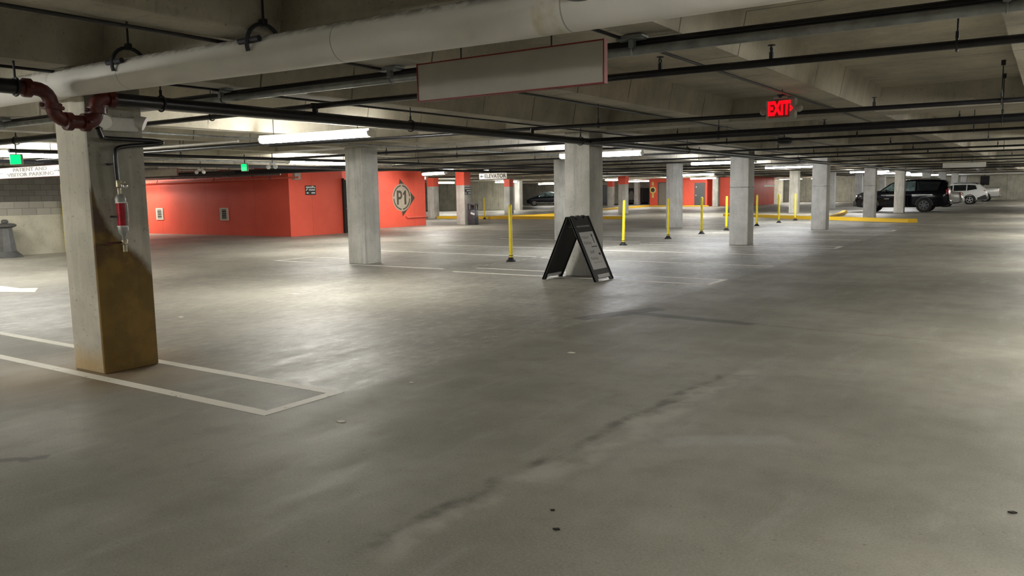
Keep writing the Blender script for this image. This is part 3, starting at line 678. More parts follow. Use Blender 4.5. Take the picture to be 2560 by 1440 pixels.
# drain drip with sight chamber on the stained column
dx = -6.80
drip = thing('drip_drain', 'black drip drain line with a red sight tube on the stained column', 'drain line', (dx, 3.91, 1.1))
part('drain_line', MB().tube(bend([(mx, 3.70, 2.15), (mx - 0.03, 3.74, 2.08), (dx + 0.02, 3.80, 2.075), (dx, 4.30, 2.075), (dx, 4.36, 2.06), (dx, 4.30, 2.045), (dx, 3.94, 2.01), (dx, 3.895, 1.97), (dx, 3.90, 1.72)]), 0.020, 12), M_BLACKP, drip, True)
part('upper_valve', MB().lathe([(0.02, 1.72), (0.024, 1.71), (0.024, 1.66), (0.016, 1.65), (0.016, 1.58)], (dx, 3.91, 0), n=12).tube([(dx, 3.91, 1.68), (dx + 0.05, 3.94, 1.70)], 0.008, 8), M_BRASS, drip, True)
part('pressure_cap', MB().sphere((dx + 0.05, 3.94, 1.665), 0.022, (1, 1, 1), 12, 8), M_CHROME, drip, True)
part('upper_cap', MB().lathe([(0.016, 1.60), (0.03, 1.59), (0.045, 1.56), (0.045, 1.53), (0.035, 1.52)], (dx, 3.915, 0), n=16), M_CAST, drip, True)
part('sight_tube', MB().lathe([(0.040, 1.52), (0.040, 1.32)], (dx, 3.918, 0), n=18), M_SIGHT, drip, True, 'red sight tube')
part('tube_sleeve', MB().lathe([(0.018, 1.52), (0.018, 1.32)], (dx + 0.028, 3.943, 0), n=10), M_SIGHTC, drip, True, 'cloudy white sleeve')
for z in (1.525, 1.315): part('flange', MB().lathe([(0.046, z - 0.006), (0.046, z + 0.006)], (dx, 3.918, 0), n=16), M_WHITE, drip, True)
part('lower_cap', MB().lathe([(0.042, 1.31), (0.046, 1.29), (0.04, 1.26), (0.018, 1.23), (0.014, 1.19)], (dx, 3.922, 0), n=16), M_CAST, drip, True)
part('lower_valve', MB().lathe([(0.020, 1.20), (0.026, 1.19), (0.026, 1.16), (0.018, 1.15), (0.018, 1.09)], (dx, 3.925, 0), n=12), M_BRASS, drip, True)
part('valve_handle', MB().tube([(dx, 3.92, 1.175), (dx - 0.01, 3.78, 1.172)], 0.008, 8).box((dx - 0.01, 3.79, 1.168), (0.015, 0.05, 0.02), None, 0.004), M_REDPIPE, drip, True, 'red lever')
for z in (1.86, 1.40): part('wall_clip', MB().span((-6.93, 3.885, z - 0.008), (dx, 3.915, z + 0.008)), M_DARKST, drip, True)

# galvanised conduit and black companion strapped under the joists
stx = [k0 + 2.2 * i for i in range(-4, 3)]
gc = pipe('steel_conduit', [(-14.0, 5.0, 2.528), (-6.7, 5.08, 2.515), (3.0, 5.30, 2.50)], 0.030, M_GALV, 'bright galvanised conduit strapped under the joists behind the blank hanging sign', 'conduit', None, 14)
bc = pipe('black_tube', [(-14.0, 5.07, 2.588), (-6.7, 5.15, 2.576), (3.0, 5.37, 2.562)], 0.027, M_BLACKP, 'black tube lying just above the bright galvanised conduit', 'conduit', None, 12)
for x in stx:
    yb = 5.08 + (x + 6.7) * 0.0227
    if x < 1: part('strap', MB().torus((x - 0.1, yb, 2.513), (1, 0.02, 0), 0.036, 0.008, 16, 6).box((x - 0.1, yb - 0.02, 2.555), (0.04, 0.05, 0.06), None, 0.005).box((x - 0.12, yb + 0.02, 2.60), (0.20, 0.12, 0.035), None, 0.006), M_GALV, gc, True)

heads1 = [(x, 6.28, 2.49) for x in (-2.9, -1.9)]
pipe('branch_pipe', [(-11.4, 6.06, 2.52), (-6.7, 6.12, 2.52), (3.0, 6.55, 2.50)], 0.030, M_BLACKP, 'black branch pipe nearest the camera, passing under the blank hanging sign', 'pipe', 'black sprinkler branch pipes', 12,
     [(-8.47, 6.10, 2.52), (-4.9, 6.2, 2.515), (-0.6, 6.39, 2.505)], heads=[(-2.75, 6.30, 2.51), (-1.85, 6.34, 2.508)])
part('riser', MB().tube([(mx, 6.12, 2.40), (mx, 6.12, 2.53)], 0.033, 12).lathe([(0.05, 2.40), (0.05, 2.45)], (mx, 6.12, 0), n=12).lathe([(0.048, 2.49), (0.048, 2.55)], (mx, 6.12, 0), n=12), M_BLACKP, bpy.data.objects['branch_pipe'], True)
pipe('branch_pipe', [(-12.5, 10.25, 2.52), (-6.7, 10.5, 2.52), (3.0, 11.3, 2.51)], 0.028, M_BLACKP, 'black branch pipe crossing behind the red exit sign', 'pipe', 'black sprinkler branch pipes', 12,
     [(-5.6, 10.6, 2.52), (-3.0, 10.8, 2.515), (-0.55, 11.0, 2.512)], heads=[(-1.9, 10.9, 2.515)])
part('riser', MB().tube([(mx, 10.5, 2.40), (mx, 10.5, 2.53)], 0.03, 12), M_BLACKP, bpy.data.objects['branch_pipe.001'], True)
pipe('cross_main', [(mx, 12.35, 2.40), (3.0, 12.35, 2.40)], 0.057, M_BLACKP, 'thick black cross main teeing off the long main below the exit sign', 'pipe', None, 14, [(-4.4, 12.35, 2.40), (-0.6, 12.35, 2.40)], ax=(1, 0, 0))
BL = ['first thin black branch pipe beyond the thick cross main', 'second thin black branch pipe beyond the thick cross main', 'third thin black branch pipe beyond the thick cross main', 'fourth thin black branch pipe beyond the thick cross main',
      'fifth thin black branch pipe beyond the thick cross main', 'sixth thin black branch pipe beyond the thick cross main', 'seventh thin black branch pipe beyond the thick cross main', 'eighth thin black branch pipe beyond the thick cross main',
      'ninth thin black branch pipe beyond the thick cross main', 'tenth thin black branch pipe beyond the thick cross main', 'eleventh thin black branch pipe beyond the thick cross main', 'twelfth thin black branch pipe beyond the thick cross main']
for y, lb in zip((13.6, 16.2, 19.9, 23.4, 26.4, 31.5, 35.7, 40.5, 44.7, 52.0, 62.5, 71.5), BL):
    pipe('branch_pipe', [(-16.6 if y < 17 else -18.2 if y < 20 else -22.5, y, 2.50), (3.0, y + 0.1, 2.49)], 0.025 if y > 15 else 0.03, M_BLACKP, lb, 'pipe', 'black sprinkler branch pipes', 10,
         [(x, y, 2.495) for x in (-5.6, -1.2, -12.6)] if y < 32 else [(-3.0, y, 2.495)], heads=[(x, y, 2.495) for x in (-3.1, -7.6)] if y < 30 else ())
GL = ['thin galvanised conduit behind the long nearest lamp, along the ceiling', 'thin galvanised conduit over the left wall signs, along the ceiling', 'black feed pipe along the ceiling left of the column left of the emblem', 'black feed pipe along the ceiling before the emblem wall',
      'galvanised conduit along the ceiling over the trash can']
for x, r_, m_, z_, lb in ((-11.9, 0.016, M_GALV, 2.59, GL[0]), (-19.6, 0.02, M_GALV, 2.585, GL[1]), (-15.0, 0.035, M_BLACKP, 2.42, GL[2]), (-18.55, 0.045, M_BLACKP, 2.40, GL[3])):
    pipe('ceiling_run', [(x, 6.7, z_), (x, 43.0, z_)], r_, m_, lb, 'conduit', 'conduits along the ceiling', 10, [(x, y, z_) for y in (10, 17.5, 26, 36)] if r_ > 0.03 else (), ax=(0, 1, 0))
WL = ['fat black duct pipe along the head of the red wall', 'black pipe under the fat duct at the red wall', 'galvanised conduit across the head of the red wall', 'red painted pipe near the top of the red wall', 'thin galvanised conduit ahead of the red wall']
for y, z_, r_, m_, lb in ((18.6, 2.44, 0.10, M_BLACKP, WL[0]), (17.6, 2.43, 0.045, M_BLACKP, WL[1]), (19.6, 2.36, 0.025, M_GALV, WL[2]), (20.45, 2.26, 0.03, M_REDRAIL, WL[3]), (14.8, 2.52, 0.018, M_GALV, WL[4])):
    pipe('wall_head_pipe', [(-38.0, y, z_), (-23.4 if r_ < 0.05 else -19.0, y, z_)], r_, m_, lb, 'pipe', 'pipes along the head of the red wall', 12, [(x, y, z_) for x in (-32.5, -28.5, -25.0)] if 0 < r_ else (), ax=(1, 0, 0))
LW = ['pale conduit above the patient and visitor parking sign', 'black pipe above the patient and visitor parking sign']
for (a, b, r_, m_, lb) in (((-22.0, 9.10, 2.54), (-12.0, 9.15, 2.54), 0.022, M_WHITE, LW[0]), ((-30, 9.3, 2.505), (-9.5, 9.62, 2.505), 0.04, M_BLACKP, LW[1])):
    pipe('sign_side_pipe', [a, b], r_, m_, lb, 'pipe', None, 12)
pipe('wall_pipe', [(-24.0, 84.0, 2.50), (2.0, 84.0, 2.50)], 0.07, M_WHITE, 'pale pipe crossing the far end above the parked cars', 'pipe', None, 12)
pipe('wall_pipe', [(-40.0, 44.0, 2.47), (-16.0, 44.0, 2.47)], 0.035, M_GALV, 'lit conduit crossing behind the elevator sign', 'pipe', None, 10, [(-32.0, 44.0, 2.47), (-21.0, 44.0, 2.47)])
pipe('wall_pipe', [(-29.3, 35.0, 2.49), (-14.0, 35.2, 2.49)], 0.03, M_BLACKP, 'black pipe crossing behind the elevator sign', 'pipe', None, 10, [(-25.0, 35.05, 2.49), (-17.0, 35.15, 2.49)])

for x, lb in ((-2.55, 'thin black cable along the joist soffit above the exit sign'), (-4.75, 'thin black cable along the joist soffit at the left end of the blank hanging sign'), (-6.87, 'thin black cable along the joist soffit over the stained column row')):
    pipe('ceiling_cable', [(x, -3.0, 2.604), (x, 29.5, 2.604)], 0.013, M_BLACKP, lb, 'cable', 'black cables under the joists', 8)
pipe('sign_side_pipe', [(-30.0, 6.10, 2.50), (-11.8, 6.20, 2.50)], 0.05, M_BLACKP, 'fat black pipe above the left sign, nearest of the pipes there', 'pipe', None, 12, [(-13.6, 6.197, 2.50)])
dcam = thing('camera_dome', 'black dome camera at the very top, in front of the white drain pipe', 'camera', (-1.72, 3.08, 2.36))
part('dome', MB().lathe([(0.09, 0.10), (0.095, 0.05), (0.08, 0.02), (0.045, 0.004), (0.01, 0.0)], n=20), M_BLACKP, dcam); part('stem', MB().tube([(0, 0, 0.09), (0, 0, SLAB - 2.36)], 0.012, 8), M_DARKST, dcam)

# ------------------------------------------------------------------ hanging signs
def hang_sign(name, label, x0, x1, y, z0, z1, face, rods=(), edge=None, top=SLAB, th=0.03, group=None):
    r = thing(name, label, 'sign', ((x0 + x1) / 2, y, z0), 0, group)
    part('board', MB().span((x0, y, z0), (x1, y + th, z1)), face, r, True)
    if edge:
        e = 0.008; f = MB()
        for a, b in (((x0 - e, y - 0.006, z0 - e), (x1 + e, y + th + 0.006, z0)), ((x0 - e, y - 0.006, z1), (x1 + e, y + th + 0.006, z1 + e)),
                     ((x0 - e, y - 0.006, z0), (x0, y + th + 0.006, z1)), ((x1, y - 0.006, z0), (x1 + e, y + th + 0.006, z1))): f.span(a, b)
        part('edge_trim', f, edge, r, True, 'thin red edge')
    for x in rods: part('hanging_rod', MB().tube([(x, y + th / 2, z1), (x, y + th / 2, top)], 0.005, 6), M_DARKST, r, True)
    return r
hang_sign('hanging_sign', 'large blank beige sign board with thin red edge hanging under the white drain pipe', -3.665, -2.235, 4.30, 2.19, 2.43, M_SIGNBACK, (-3.3, -2.6), M_SIGNRED, SLAB)
hang_sign('hanging_sign', 'blank pale sign board hanging at the head of the aisle above the parked cars', -3.68, -2.2, 36.0, 2.22, 2.41, M_SIGNW, (-3.4, -2.5), None, SLAB)
hang_sign('hanging_sign', 'blank beige sign board at the top left of the red wall', -25.3, -23.05, 15.2, 2.27, 2.50, M_VENT, (-24.9, -23.5), M_SIGNRED, SLAB)
ps = hang_sign('hanging_sign', 'white patient and visitor parking sign hanging left of the stained column', -20.9, -17.93, 9.0, 2.09, 2.32, M_SIGNW, (-20.5, -18.3), M_SIGNRED, SLAB)
text('lettering', 'PATIENT AND', 0.115, M_INKG, ps, (0.17, -0.004, 0.172), (1, 0, 0), (0, 0, 1), 0.004, bold=0.002, sx=2.15)
text('lettering', 'VISITOR PARKING', 0.115, M_INKG, ps, (0.17, -0.004, 0.062), (1, 0, 0), (0, 0, 1), 0.004, bold=0.002, sx=2.3)
for s_ in (-1, 1):
    xx = 1.36 if s_ > 0 else -1.22
    am = MB().prism([(xx - 0.10, 0.108), (xx + 0.10, 0.108), (xx + 0.10, 0.122), (xx - 0.10, 0.122)], (0, -0.004, 0), (1, 0, 0), (0, 0, 1), 0.004)
    for dz in (0.04, -0.04): am.prism([(xx + 0.12 * s_, 0.113), (xx + 0.12 * s_, 0.119), (xx + 0.05 * s_, 0.119 + dz), (xx + 0.05 * s_, 0.107 + dz)], (0, -0.004, 0), (1, 0, 0), (0, 0, 1), 0.004)
    part('arrow_mark', am, M_INKG if s_ < 0 else M_INK, ps)
es = hang_sign('hanging_sign', 'white ELEVATOR sign with a left arrow hanging above the trash can', -22.06, -20.52, 30.0, 2.185, 2.45, M_SIGNW, (-21.8, -20.8), None, SLAB)
text('lettering', 'ELEVATOR', 0.25, M_INK, es, (0.13, -0.004, 0.13), (1, 0, 0), (0, 0, 1), 0.006, bold=0.006, sx=1.0)
am = MB().prism([(-0.72, 0.13), (-0.62, 0.20), (-0.62, 0.15), (-0.52, 0.15), (-0.52, 0.11), (-0.62, 0.11), (-0.62, 0.06)], (0, -0.004, 0), (1, 0, 0), (0, 0, 1), 0.006)
part('arrow_mark', am, M_INK, es)
hang_sign('hanging_sign', 'small pale sign hanging before the far wall, right of the column among the posts', -20.8, -19.9, 70.0, 1.68, 1.83, M_SIGNW, (-20.6, -20.1), None, SLAB)

# red exit sign
ex = thing('exit_sign', 'glowing red EXIT sign with two lamp heads hanging from the ceiling', 'exit sign', (-2.69, 9.62, 2.35), math.radians(-8))
part('housing', MB().box((0, 0.03, 0.115), (0.37, 0.06, 0.24), None, 0.025, 3), M_GREYPL, ex)
part('red_face', MB().box((-0.015, -0.003, 0.118), (0.25, 0.006, 0.195), None, 0.002), M_EXITF, ex, label='glowing red face')
text('lettering', 'EXIT', 0.215, M_EXITL, ex, (-0.016, -0.008, 0.118), (1, 0, 0), (0, 0, 1), 0.004, bold=0.008, sx=0.60)
part('arrow_mark', MB().prism([(0.115, 0.155), (0.150, 0.118), (0.115, 0.081), (0.115, 0.10), (0.13, 0.118), (0.115, 0.136)], (0, -0.003, 0), (1, 0, 0), (0, 0, 1), 0.004), M_EXITL, ex)
part('canopy', MB().box((0, 0.03, 0.25), (0.17, 0.08, 0.035), None, 0.008), M_GREYPL, ex)
part('junction_box', MB().lathe([(0.05, 0.26), (0.055, 0.27), (0.055, 0.30), (0.04, 0.305)], (0, 0.04, -0.02), n=14), M_DARKST, ex)
for s_ in (-1, 1): part('lamp_head', MB().sphere((s_ * 0.215, 0.02, 0.105 + 0.005 * s_), 0.045, (1, 0.7, 0.95), 14, 10).tube([(s_ * 0.17, 0.03, 0.11), (s_ * 0.21, 0.03, 0.11)], 0.022, 10), M_GREYPL, ex)

def green_exit(loc, label):
    r = thing('green_exit_sign', label, 'exit sign', loc, 0, 'green exit signs')
    part('housing', MB().box((0, 0.03, 0), (0.24, 0.05, 0.20), None, 0.01), M_GREYPL, r)
    part('green_face', MB().box((0, 0.0, 0), (0.20, 0.012, 0.16), None, 0.004), M_GREENX, r, label='glowing green face')
    part('stem', MB().tube([(0, 0.03, 0.09), (0, 0.03, SOF - loc[2])], 0.012, 8), M_DARKST, r); return r
g0 = green_exit((-16.95, 13.05, 2.30), 'glowing green exit sign above the red wall')
dup(g0, (-15.56, 7.05, 2.30), 0.5, 'glowing green exit sign above the patient and visitor parking sign')

# emergency light on the stained column
em = thing('emergency_light', 'white twin-head emergency light on the stained column, under the black main', 'emergency light', (-6.93, 4.03, 2.14))
part('housing', MB().box((0.035, -0.01, 0.07), (0.07, 0.30, 0.12), None, 0.012, 2), M_WHITE, em)
for s_ in (-1, 1):
    part('lamp_head', MB().lathe([(0.03, -0.05), (0.045, -0.03), (0.062, 0.03), (0.062, 0.045), (0.02, 0.046)], (0.07, s_ * 0.155, 0.10), (0.55, s_ * 0.6, -0.35), 18), M_WHITE, em)

# ------------------------------------------------------------------ things on the walls
def vent(x, label):
    r = thing('wall_vent', label, 'vent', (x, 20.8, 0.62), 0, 'louvred vents on the red wall')
    f = MB()
    for a, b in (((-0.27, -0.03, 0), (0.27, 0, 0.07)), ((-0.27, -0.03, 0.45), (0.27, 0, 0.52)), ((-0.27, -0.03, 0.07), (-0.16, 0, 0.45)), ((0.16, -0.03, 0.07), (0.27, 0, 0.45))): f.span(a, b)
    part('frame', f, M_VENT, r); part('louvres', MB().span((-0.16, -0.006, 0.07), (0.16, -0.001, 0.45)), M_DARK, r)
    sl = MB()
    for i in range(5): sl.box((0.0, -0.016, 0.11 + i * 0.075), (0.32, 0.03, 0.012), Matrix.Rotation(0.6, 3, 'X'))
    part('blade', sl, M_VENT, r); return r
v0 = vent(-33.02, 'louvred wall vent on the red wall next to the stained column')
dup(v0, (-28.44, 20.8, 0.61), 0, 'louvred wall vent in the middle of the red wall')
pa = thing('speaker_box', 'grey speaker box high on the corner of the red wall', 'speaker', (-24.4, 21.16, 2.20))
part('cabinet', MB().box((0.07, 0, 0.16), (0.14, 0.30, 0.30), None, 0.01), M_GREYPL, pa)
part('bracket', MB().box((0.02, 0.02, 0.02), (0.05, 0.40, 0.06), None, 0.008), M_GREYPL, pa)
ws = thing('wall_sign', 'small black sign with white lines and arrows on the red corner wall', 'sign', (-24.4, 21.88, 1.60))
part('panel', MB().span((0, -0.27, 0), (0.02, 0.27, 0.37), 0.006), M_PLASTB, ws)
mk = MB()
for y0, y1, z0, z1 in ((-0.24, 0.14, 0.27, 0.33), (-0.10, 0.22, 0.17, 0.23), (0.03, 0.22, 0.05, 0.11)): mk.span((0.02, y0, z0), (0.023, y1, z1))
part('lettering', mk, M_PAPER, ws)
ar = MB().prism([(0.04, 0.35), (0.10, 0.36), (0.26, 0.28), (0.20, 0.26), (0.16, 0.30)], (0.0215, 0, 0), (0, 1, 0), (0, 0, 1), 0.003)
ar.prism([(-0.24, 0.08), (-0.16, 0.12), (-0.16, 0.095), (-0.10, 0.095), (-0.10, 0.065), (-0.16, 0.065), (-0.16, 0.04)], (0.0215, 0, 0), (0, 1, 0), (0, 0, 1), 0.003)
ar.prism([(-0.27, 0.17), (-0.22, 0.17), (-0.14, 0.24), (-0.18, 0.26)], (0.0215, 0, 0), (0, 1, 0), (0, 0, 1), 0.003)
part('arrow_mark', ar, M_SIGNW, ws)
w2 = thing('wall_sign', 'small dark sign with pale lines on the red-topped column by the trash can', 'sign', (-24.249, 31.92, 1.50))
part('panel', MB().span((0, -0.20, 0), (0.02, 0.28, 0.36), 0.006), M_PLASTB, w2)
mk = MB()
for y0, y1, z0, z1 in ((-0.20, 0.26, 0.27, 0.32), (-0.05, 0.26, 0.16, 0.22), (0.06, 0.26, 0.04, 0.10), (-0.18, -0.06, 0.04, 0.10)): mk.span((0.02, y0, z0), (0.024, y1, z1))
part('lettering', mk, M_PAPER, w2)

# P1 level emblem painted on the core wall
em1 = thing('level_emblem', 'round P1 level emblem with dark pointer painted on the red wall', 'painted sign', (-26.1, 29.14, 1.41))
U, V = (0, 1, 0), (0, 0, 1)
part('pointer', MB().prism([(-0.11, 0.90), (0.93, -0.0), (0.93, -0.06), (0.03, -0.92), (-0.03, -0.6), (-0.2, 0.5)], (0.001, 0, 0), U, V, 0.004), M_EMBD, em1, label='dark pointer')
circ = lambda r, n=48: [(r * math.cos(2 * PI * i / n), r * math.sin(2 * PI * i / n)) for i in range(n)]
part('disc', MB().prism(circ(0.665), (0.004, 0, 0), U, V, 0.003), M_EMBL, em1, label='taupe disc')
rg = MB()
for q in range(4):
    a0, a1 = q * PI / 2 + 0.09, (q + 1) * PI / 2 - 0.09
    pts = [(0.60 * math.cos(a0 + (a1 - a0) * i / 12), 0.60 * math.sin(a0 + (a1 - a0) * i / 12)) for i in range(13)] + [(0.535 * math.cos(a1 - (a1 - a0) * i / 12), 0.535 * math.sin(a1 - (a1 - a0) * i / 12)) for i in range(13)]
    rg.prism(pts, (0.0065, 0, 0), U, V, 0.002)
part('ring', rg, M_EMBD, em1)
part('lettering', MB().prism([(-0.36, -0.34), (-0.23, -0.34), (-0.23, -0.09), (-0.12, -0.09), (-0.04, -0.05), (0.02, 0.03), (0.03, 0.13), (0.01, 0.23), (-0.05, 0.31), (-0.13, 0.34), (-0.36, 0.34)], (0.0068, 0, 0), U, V, 0.003), M_EMBD, em1)
part('letter_counter', MB().prism([(-0.23, 0.03), (-0.14, 0.03), (-0.09, 0.08), (-0.09, 0.17), (-0.14, 0.22), (-0.23, 0.22)], (0.0085, 0, 0), U, V, 0.003), M_EMBL, em1)
part('numeral', MB().prism([(0.18, -0.34), (0.31, -0.34), (0.31, 0.34), (0.21, 0.34), (0.17, 0.26), (0.09, 0.21), (0.09, 0.11), (0.18, 0.14)], (0.0068, 0, 0), U, V, 0.003), M_EMBD, em1)
rl = thing('handrail', 'red painted handrail low on the right end of the emblem wall', 'handrail', (-26.1, 30.2, 0.44))
part('rail', MB().tube([(0.07, -0.85, 0.10), (0.07, -0.75, 0.0), (0.07, 0.78, 0.0)], 0.025, 10), M_REDRAIL, rl)
for y in (-0.6, 0.6): part('bracket', MB().tube([(0.0, y, -0.02), (0.07, y, 0.0)], 0.012, 8), M_REDRAIL, rl)
e2 = thing('level_emblem', 'small yellowish emblem and strip painted on the far red lobby', 'painted sign', (-31.68, 71.0, 1.57))
part('disc', MB().prism(circ(0.33, 28), (0, -0.006, 0), (1, 0, 0), V, 0.004), M_CHIP, e2); part('inner_disc', MB().prism(circ(0.2, 28), (0, -0.010, 0), (1, 0, 0), V, 0.003), M_EMBD, e2)
part('strip', MB().prism([(-0.1, 0.42), (0.1, 0.42), (0.1, 0.75), (-0.1, 0.75)], (0, -0.006, 0), (1, 0, 0), V, 0.004).prism([(-0.1, -0.75), (0.1, -0.75), (0.1, -0.34), (-0.1, -0.34)], (0, -0.006, 0), (1, 0, 0), V, 0.004), M_CHIP, e2)
solo('guard_post', MB().box((0, 0, 1.02), (0.10, 0.14, 2.04), None, 0.02, 2), M_CHIP, 'chipped yellow guard post at the end of the block wall, behind the stained column', 'post', (-24.50, 12.36, 0))

# ------------------------------------------------------------------ bollard, trash can, small ceiling things
bo = thing('bollard', 'dark grey ornamental bollard in front of the block wall at the left edge', 'bollard', (-24.12, 10.5, 0))
part('base', MB().lathe([(0.40, 0.0), (0.40, 0.04), (0.33, 0.10), (0.25, 0.17)], n=8), M_BOLL, bo)
part('shaft', MB().lathe([(0.25, 0.16), (0.21, 0.5), (0.175, 0.83)], n=8), M_BOLL, bo)
part('cap', MB().lathe([(0.17, 0.82), (0.27, 0.86), (0.28, 0.90), (0.22, 0.935), (0.12, 0.95)], n=16), M_BOLL, bo)
part('knob', MB().lathe([(0.06, 0.94), (0.09, 0.97), (0.09, 1.02), (0.05, 1.05)], n=12), M_BOLL, bo)
tc = thing('trash_can', 'dark steel trash can with a hooded top beside the red-topped column', 'trash can', (-23.92, 31.95, 0), math.radians(12))
part('body', MB().box((0, 0, 0.38), (0.41, 0.41, 0.70), None, 0.03, 2), M_BIN, tc)
part('foot', MB().box((0, 0, 0.02), (0.40, 0.40, 0.04)), M_RUBBER, tc)
hd = MB()
for sx in (-1, 1):
    for sy in (-1, 1): hd.box((sx * 0.178, sy * 0.178, 0.86), (0.055, 0.055, 0.28), None, 0.006)
hd.box((0, 0, 0.745), (0.42, 0.42, 0.03), None, 0.006); hd.box((0, 0, 1.02), (0.43, 0.43, 0.06), None, 0.02, 2)
part('hood', hd, M_BIN, tc); part('liner', MB().box((-0.05, 0.14, 0.86), (0.30, 0.02, 0.2)), M_BIN, tc)
part('sticker', MB().box((0.07, -0.208, 0.55), (0.22, 0.006, 0.09), Matrix.Rotation(0.35, 3, 'Y')), M_PAPER, tc, label='pale sticker')
dm = thing('speaker_dome', 'black round ceiling speaker hanging below the thick cross main', 'speaker', (-4.56, 16.63, 2.44))
part('can', MB().lathe([(0.10, 0.12), (0.15, 0.11), (0.16, 0.02), (0.14, 0.0)], n=20), M_BLACKP, dm); part('grille', MB().lathe([(0.14, 0.0), (0.10, -0.012), (0.01, -0.016)], n=20), M_DARKST, dm)
part('stem', MB().tube([(0, 0, 0.11), (0, 0, SOF - 2.44)], 0.012, 8), M_DARKST, dm)
def sensor(loc, label):
    r = thing('ceiling_sensor', label, 'sensor', loc, 0, 'small white ceiling sensors')
    part('body', MB().lathe([(0.12, 0.10), (0.17, 0.06), (0.17, 0.0), (0.10, -0.06), (0.02, -0.07)], n=16), M_WHITE, r); part('stem', MB().tube([(0, 0, 0.09), (0, 0, SLAB - loc[2])], 0.02, 8), M_WHITE, r); return r
s0 = sensor((-4.0, 59.5, 2.50), 'small white ceiling sensor below the far blank sign'); dup(s0, (-2.82, 58.6, 2.50), 0, 'small white ceiling sensor right of the far blank sign')
def twin(loc, label):
    r = thing('twin_lamp', label, 'emergency light', loc, 0, 'twin emergency lamps over the red wall')
    part('box', MB().box((0, 0, 0.10), (0.12, 0.10, 0.06), None, 0.006), M_WHITE, r)
    for s_ in (-1, 1): part('lamp_head', MB().sphere((s_ * 0.13, -0.02, 0.03), 0.055, (1, 1, 1), 12, 8), M_WHITE, r)
    part('stem', MB().tube([(0, 0, 0.12), (0, 0, SOF - loc[2])], 0.01, 6), M_DARKST, r); return r
t0 = twin((-15.92, 13.1, 2.25), 'white twin emergency lamp right of the green exit sign above the red wall')
dup(t0, (-19.96, 13.9, 2.25), 0.2, 'white twin emergency lamp above the blank sign on the red wall')
solo('black_screen_box', MB().box((0, 0, 0.42), (0.72, 0.25, 0.84), None, 0.02), M_DARK, 'black hanging box above the silver pickup at the far end', 'box', (-5.28, 86.0, 1.48))
solo('screen_hanger', MB().tube([(-5.28, 86.0, 2.30), (-5.28, 86.0, SLAB)], 0.03, 8), M_DARKST, 'dark rod holding the black hanging box', 'rod', (-5.28, 86.0, 2.3), None, True)

# ------------------------------------------------------------------ dark steel container
ct = thing('steel_container', 'dark grey steel container standing left of the far red lobby', 'container', (-39.4, 83.0, 0))
part('body', MB().box((0, 0.9, 1.02), (2.2, 1.8, 1.60), None, 0.02), M_BIN, ct)
fr = MB()
for a, b in (((-1.12, -0.06, 0.2), (1.12, 0.02, 0.30)), ((-1.12, -0.06, 1.74), (1.12, 0.02, 1.86)), ((-1.12, -0.06, 0.3), (-1.02, 0.02, 1.74)), ((1.02, -0.06, 0.3), (1.12, 0.02, 1.74)), ((0.35, -0.06, 0.3), (0.42, 0.02, 1.74))): fr.span(a, b)
part('frame', fr, M_DOOR, ct); part('panel', MB().prism([(-0.6, 0.5), (0.1, 0.5), (0.1, 1.0), (-0.1, 1.5), (-0.4, 1.5), (-0.6, 1.0)], (0, -0.005, 0), (1, 0, 0), V, 0.03), M_CAST, ct)
part('skid', MB().span((-1.05, 0.1, 0.0), (-0.85, 1.7, 0.22)).span((0.85, 0.1, 0.0), (1.05, 1.7, 0.22)), M_RUBBER, ct)

# ------------------------------------------------------------------ vehicles: +x is forward, +y the side seen from the camera
def loft_body(st):
    mb = MB(); rings = []
    for (x, zb, zt, wb, wm, wt, zm) in st:
        h = [(wb * 0.80, zb), (wb, zb + 0.10), (wm, (zb + zm) * 0.5 + 0.05), (wm, zm - 0.06), (wm * 0.985, zm), (wt + 0.5 * (wm - wt) * 0.12, zt - 0.07), (wt - 0.05, zt - 0.012), (wt * 0.5, zt)]
        pts = h + [(-a, b) for a, b in reversed(h)]
        rings.append([mb.bm.verts.new((x, a, b)) for a, b in pts])
    return mb.skin(rings)
def wheel(parent, x, y, r, rim_m, spokes=5, wd=0.22, side=1):
    t = part('wheel', MB().lathe([(r * 0.66, -wd / 2), (r * 0.93, -wd / 2), (r, -wd / 2 + 0.03), (r, wd / 2 - 0.03), (r * 0.93, wd / 2), (r * 0.66, wd / 2)], (x, y, r), (0, 1, 0), 28), M_TYRE, parent)
    rm = MB(); yo = y + side * (wd / 2 - 0.004)
    rm.torus((x, yo, r), (0, 1, 0), r * 0.64, 0.022, 26, 6); rm.lathe([(r * 0.15, -0.02), (r * 0.15, 0.02), (0.02, 0.03)], (x, yo, r), (0, side, 0), 12)
    for i in range(spokes):
        a = 2 * PI * i / spokes + 0.3
        rm.box((x + math.cos(a) * r * 0.38, yo, r + math.sin(a) * r * 0.38), (r * 0.56, 0.03, r * 0.17), Matrix.Rotation(-a, 3, 'Y'), 0.006)
    part('rim', rm, rim_m, t)
    rd = MB().lathe([(r * 0.66, -0.01), (r * 0.66, 0.01)], (x, yo - side * 0.05, r), (0, 1, 0), 24); part('rim_barrel', rd, M_RUBBER, t)
def arch(parent, x, yw, r, m):
    n = 14
    pts = [(x + (r + 0.085) * math.cos(PI * i / n), r + (r + 0.085) * math.sin(PI * i / n)) for i in range(n + 1)] + [(x + (r + 0.02) * math.cos(PI * (n - i) / n), r + (r + 0.02) * math.sin(PI * (n - i) / n)) for i in range(n + 1)]
    for s_ in (1, -1):
        part('wheel_arch', MB().prism(pts, (0, s_ * yw + 0.012, 0), (1, 0, 0), (0, 0, 1), 0.03), m, parent)
        part('wheel_well', MB().lathe([(r + 0.025, -0.004), (r + 0.025, 0.004)], (x, s_ * (yw + 0.002), r), (0, 1, 0), 24), M_RUBBER, parent)
